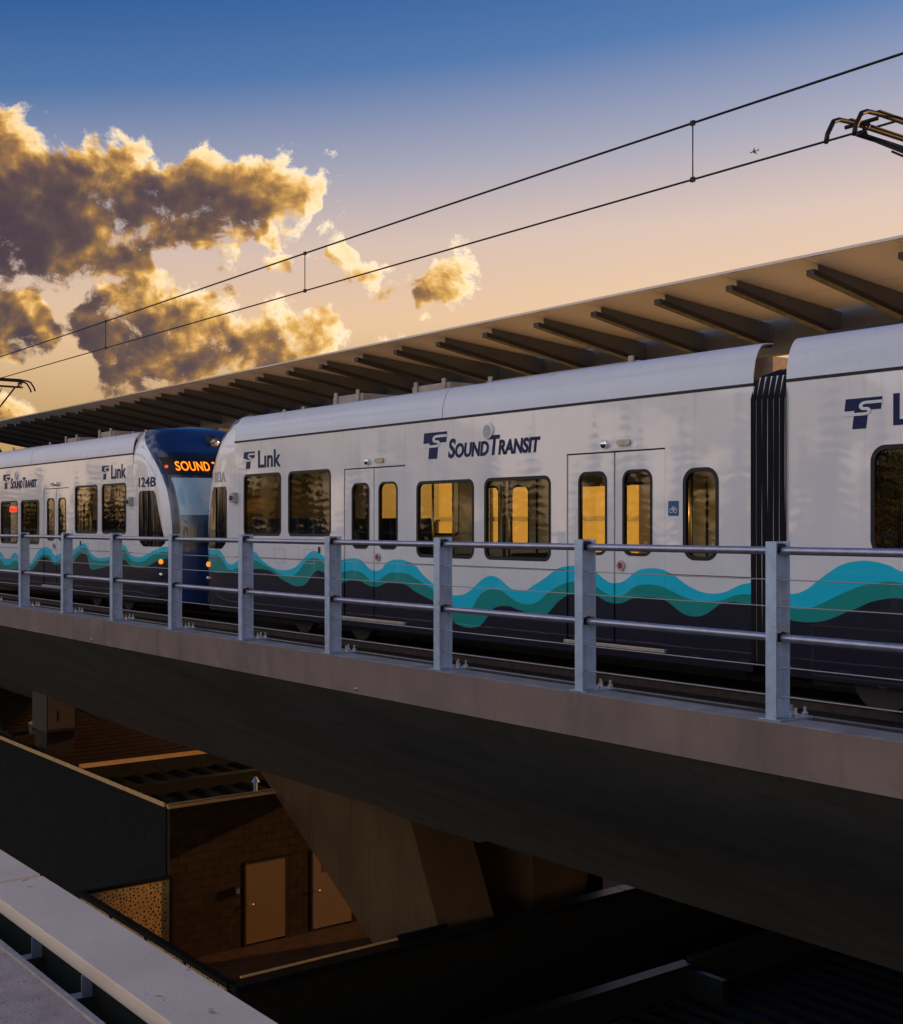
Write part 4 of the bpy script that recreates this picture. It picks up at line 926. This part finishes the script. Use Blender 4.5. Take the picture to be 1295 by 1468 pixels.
L_ = YW - YF
for k in range(4):
    Vp, Fp = perforated(L_ / 4 - .08, hs - .12, 10 + k); MB().add([(-.02 + c_, k * L_ / 4 + .04 + a, b_ + .05) for a, b_, c_ in Vp], Fp).build('perforated_panel', 'perf_gold', ps)
    MB().box(-.06, .02, k * L_ / 4 - .03, k * L_ / 4 + .03, 0, hs - .08).build('screen_post', 'black_frame', ps)
MB().box(-.10, .06, -.05, L_, hs - .08, hs).build('screen_cap', 'black_frame', ps, bevel=.006); MB().box(.07, .15, -.05, L_ - .1, hs - .16, hs - .07).build('handrail', 'rim_lit_metal', ps, bevel=.01)

# dark block wall in front of the terrace
bw = thing('block_wall', 'long dark concrete block wall with a flat cap in front of the terrace', 'wall', (XW, YF, -11.5))
hw_ = ZW + 11.5
MB().box(.0, 24, -.20, -.02, 0, hw_ - .04).build('wall_core', 'mortar_dark', bw)
me = {}
for r_ in range(11):
    z = hw_ - .12 - (r_ + 1) * .26
    for k in range(26):
        x = k * .62 - (.31 if r_ % 2 else 0); a = max(0, x); ln = round(x + .62 - a, 2)
        if ln not in me: o = MB().box(.006, ln - .006, -.07, 0, .006, .254).build('block', 'char_block', bw); me[ln] = o.data
        else: o = link('block', me[ln], None, bw)
        o.location = (a, -.20 + random.uniform(-.002, .002), z)
for k in range(9): MB().box(-.06 + k * 2.4, -.06 + (k + 1) * 2.4 - .012, -.32, .04, hw_ - .11, hw_ - .0).build('cap_stone', 'black_frame', bw, bevel=.008)
MB().box(.2, 4.3, -.02, .03, hw_ + .02, hw_ + .05).build('cap_rail', 'rim_lit_metal', bw)
MB().box(3.6, 4.8, -.03, .04, hw_ + .0, hw_ + .10).build('cap_rail', 'black_frame', bw)
# dark perforated screen further along, under the girder
p3 = thing('perforated_screen', 'dark perforated screen half hidden under the girder at the right of the pier', 'screen', (XW + 8.4, YF + 2, ZW - 1.5))
Vp, Fp = perforated(2.6, 3.2, 30); MB().add([(a, c_, b_) for a, b_, c_ in Vp], Fp).build('perforated_panel', 'tan_box', p3)
MB().box(-.06, 0, -.03, .03, 0, 3.3).box(2.6, 2.66, -.03, .03, 0, 3.3).build('screen_frame', 'black_frame', p3)
MB().box(-.06, 2.66, .05, .09, 0, 3.3).build('screen_backing', 'mortar_dark', p3)

# added block off to the right, shading the lower walls from the sun
cc = thing('sun_blocker', 'added dark block at the right that shades the lower walls from the sun', 'building', (26, -12, -11.5))
MB().box(0, 9, 0, 34.2, 0, 8.2).build('sun_blocker_wall', 'char_block', cc); MB().box(-.1, 9.1, -.1, 34.3, 8.2, 8.4).build('sun_blocker_roof', 'black_frame', cc)
for k in range(8): MB().box(-.06, -.01, 1.5 + k * 4, 4.3 + k * 4, .6, 3.2).build('sun_blocker_bay', 'black_frame', cc)

# low roof at the bottom right
YR = 16.9; XR0, ZR0 = on_y(690, 1468, YR); XR1, ZR1 = on_y(985, 1385, YR)
lr = thing('low_roof', 'low ribbed metal roof with a pale upstand at the bottom of the picture', 'roof', (XR1, YR, ZR1))
MB().box(-9, 0, -.03, .04, -.55, -.05).build('upstand', 'upstand', lr); MB().box(-9, .15, -.05, .25, -.05, .03).build('upstand_cap', 'black_frame', lr, bevel=.008)
MB().box(0.0, .14, -.9, .0, -.55, -.05).build('upstand_return', 'upstand', lr)
MB().box(-9, 14, -14, -.03, -.75, -.62).build('roof_sheet', 'roof_metal', lr)
for k in range(44): MB().prism([(-9 + k * .5, -.62), (-8.7 + k * .5, -.62), (-8.78 + k * .5, -.54), (-8.92 + k * .5, -.54)], 'y', -14, -.06).build('roof_rib', 'roof_metal', lr)
MB().box(-9, 14, -14, 0, -4, -.76).build('wall', 'char_block', lr)
MB().box(.2, 14, .0, .2, -.6, .1).build('rear_upstand', 'char_block', lr)

# utility box and post on the far roof
ub = thing('utility_cabinet', 'pale tan cabinet on legs beyond the roof edge at the far left', 'cabinet', (0, 0, 0))
Yu = 36.; xa, za = on_y(66, 1075, Yu); xb, zb = on_y(110, 1046, Yu); zt2 = on_y(66, 995, Yu)[1]
ub.location = (xa, Yu, za)
MB().box(0, xb - xa, 0, 1.2, zb - za, zt2 - za + 1.2).build('cabinet_body', 'tan_box', ub, bevel=.02)
MB().box(.06, xb - xa - .06, -.02, 0, zb - za + .08, zt2 - za + 1.1).build('cabinet_door', 'door_pale', ub, bevel=.01); MB().box(.05, xb - xa - .05, .1, 1.1, -.3, zb - za).build('cabinet_plinth', 'frame_dark', ub)
MB().box(.30, .34, -.035, -.02, .3 + zb - za, .6 + zb - za).build('cabinet_handle', 'frame_dark', ub)
bo = thing('bollard_post', 'short square post with a pitched cap behind the dark wall at the far left', 'post', (0, 0, 0))
Yq = 38.6; xq0, zq0 = on_y(46, 1080, Yq); xq1, zq1 = on_y(61, 1037, Yq); bo.location = (xq0, Yq, zq0)
wq = xq1 - xq0; hq = zq1 - zq0
MB().box(0, wq, 0, wq, -.6, hq).build('post_shaft', 'tan_box', bo, bevel=.01); MB().add([(-.03, -.03, hq), (wq + .03, -.03, hq), (wq + .03, wq + .03, hq), (-.03, wq + .03, hq), (wq / 2, wq / 2, hq + .12)], [(0, 1, 4), (1, 2, 4), (2, 3, 4), (3, 0, 4), (3, 2, 1, 0)]).build('post_cap', 'rim_lit_metal', bo)
rw = thing('rear_wall', 'dark blank wall of the building behind the low roofs', 'wall', (0, 60, -11.5))
MB().box(8, 70, 0, .4, 0, 8.6).build('wall_face', 'char_block', rw); MB().box(7.95, 70, -.05, .45, 8.6, 8.7).build('wall_cap', 'black_frame', rw)

# ------------------------------------------------------------------ parapet beside the camera
HC = 1.5
x_r, x_l, x_n = HC * CT / .627, HC * CT / .725, HC * CT / .796
pp = thing('parapet', 'pale stone coping slabs on a dark parapet in the bottom left corner', 'parapet', (x_l, 0, -HC))
yj = on_x(0, 1258, x_l)[0]; yj = x_r * (2867 / (60 + 739) - .77)
wc = x_r - x_l
for a, b_ in ((yj - 2.6, yj - .005), (yj + .022, yj + 2.6), (yj + 2.622, yj + 5.2)):
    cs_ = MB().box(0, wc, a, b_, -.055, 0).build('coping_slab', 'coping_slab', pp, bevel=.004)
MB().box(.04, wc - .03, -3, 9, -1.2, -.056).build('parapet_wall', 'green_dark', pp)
for y in (yj - .62, yj - 1.12, .6):
    MB().box(-.004, .036, y, y + .006, -.13, -.056).box(-.03, .036, y, y + .05, -.136, -.13).build('coping_bracket', 'galv', pp, bevel=.002)
ld = thing('concrete_ledge', 'rough grey concrete ledge with a worn pale edge in the bottom left corner', 'ledge', (x_n, 0, -HC))
MB().box(-2.2, 0, -3, 12, -.35, -.02).build('ledge_slab', 'ledge', ld, bevel=.012); MB().box(-.022, .003, -3, 12, -.018 - .02, -.012).build('ledge_edge', 'slab_edge', ld, bevel=.004)
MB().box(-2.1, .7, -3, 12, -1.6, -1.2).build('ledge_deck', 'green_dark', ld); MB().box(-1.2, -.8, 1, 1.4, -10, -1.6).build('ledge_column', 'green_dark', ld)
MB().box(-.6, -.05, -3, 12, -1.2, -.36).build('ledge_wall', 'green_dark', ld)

# ------------------------------------------------------------------ distant airliner
ax, ay = px_sky(1081, 217); Rp = 5200
ap = thing('airplane', 'tiny dark airliner climbing in the pale sky above the wires', 'airplane', (Rp * math.sin(ax) * math.cos(ay), Rp * math.cos(ax) * math.cos(ay), Rp * math.sin(ay)))
ap.rotation_euler = (math.radians(14), math.radians(-28), math.radians(200))
MB().tube([(0, -18, 0), (0, -16, 0), (0, -12, .2), (0, 10, .2), (0, 18, 1.2)], [.4, 1.6, 2.0, 2.0, .5], 10).build('fuselage', 'plane', ap, smooth=True)
for s_ in (-1, 1):
    MB().prism([(s_ * 1.5, -5), (s_ * 17, 5), (s_ * 17, 7), (s_ * 1.5, 3)], 'z', -.4, .4).build('wing', 'plane', ap); MB().prism([(s_ * .5, 14), (s_ * 6, 18), (s_ * 6, 19.2), (s_ * .5, 18)], 'z', .8, 1.2).build('tailplane', 'plane', ap)
    MB().tube([(s_ * 6, -4, -1.6), (s_ * 6, 0, -1.6)], 1.0, 8).build('engine', 'plane', ap)
MB().prism([(13, 1), (18, 1), (19.5, 7), (17, 7)], 'x', -.25, .25).build('tail_fin', 'plane', ap)

# ------------------------------------------------------------------ conifers across the street behind the camera (they show in the car windows)
M['bark'] = material('bark', (.05, .035, .025), .9); M['needles'] = material('needles', (.025, .045, .018), .8, var=.4, vscale=1.5)
def conifer(h, seed):
    rnd = random.Random(seed); b = MB(); z = h * .12
    while z < h:
        R = (h - z) * .23 + .15; nb = 9
        for k in range(nb):
            t = 2 * math.pi * (k + rnd.random()) / nb; rr_ = R * rnd.uniform(.7, 1.15); c_, s_ = math.cos(t), math.sin(t); w_ = rr_ * .28
            for q in range(3):
                f0, f1 = q / 3, (q + 1) / 3; dz = rnd.uniform(-.15, .1)
                b.add([(c_ * rr_ * f0 - s_ * w_ * .3, s_ * rr_ * f0 + c_ * w_ * .3, z + .25 - f0 * rr_ * .35), (c_ * rr_ * f1 - s_ * w_ * (1.1 - f1), s_ * rr_ * f1 + c_ * w_ * (1.1 - f1), z - f1 * rr_ * .38 + dz), (c_ * rr_ * f1 + s_ * w_ * (1.1 - f1), s_ * rr_ * f1 - c_ * w_ * (1.1 - f1), z - f1 * rr_ * .38 + dz), (c_ * rr_ * f0 + s_ * w_ * .3, s_ * rr_ * f0 - c_ * w_ * .3, z + .25 - f0 * rr_ * .35)], [(0, 1, 2, 3)])
        z += .75
    return b
var = [(conifer(h, i), h) for i, h in enumerate((19.2, 20.8, 17.8))]; cm = {}
for k in range(112):
    i = k % 3; x, y = -46 - 9 * (k % 2) + random.uniform(-3, 3), 18 + k * 1.8 + random.uniform(-1, 1)
    t = thing('conifer_tree', 'dark conifer in the row across the street behind the photographer', 'tree', (x, y, -11.5), 'conifers across the street')
    if i not in cm:
        o1 = var[i][0].build('crown', 'needles', t); o2 = MB().tube([(0, 0, 0), (0, 0, var[i][1] * .9)], [.28, .04], 8).build('trunk', 'bark', t); cm[i] = (o1.data, o2.data)
    else: o1 = link('crown', cm[i][0], None, t); o2 = link('trunk', cm[i][1], None, t)
    t.rotation_euler = (0, 0, random.uniform(0, 6)); sc_ = random.uniform(.9, 1.12); t.scale = (sc_, sc_, sc_)
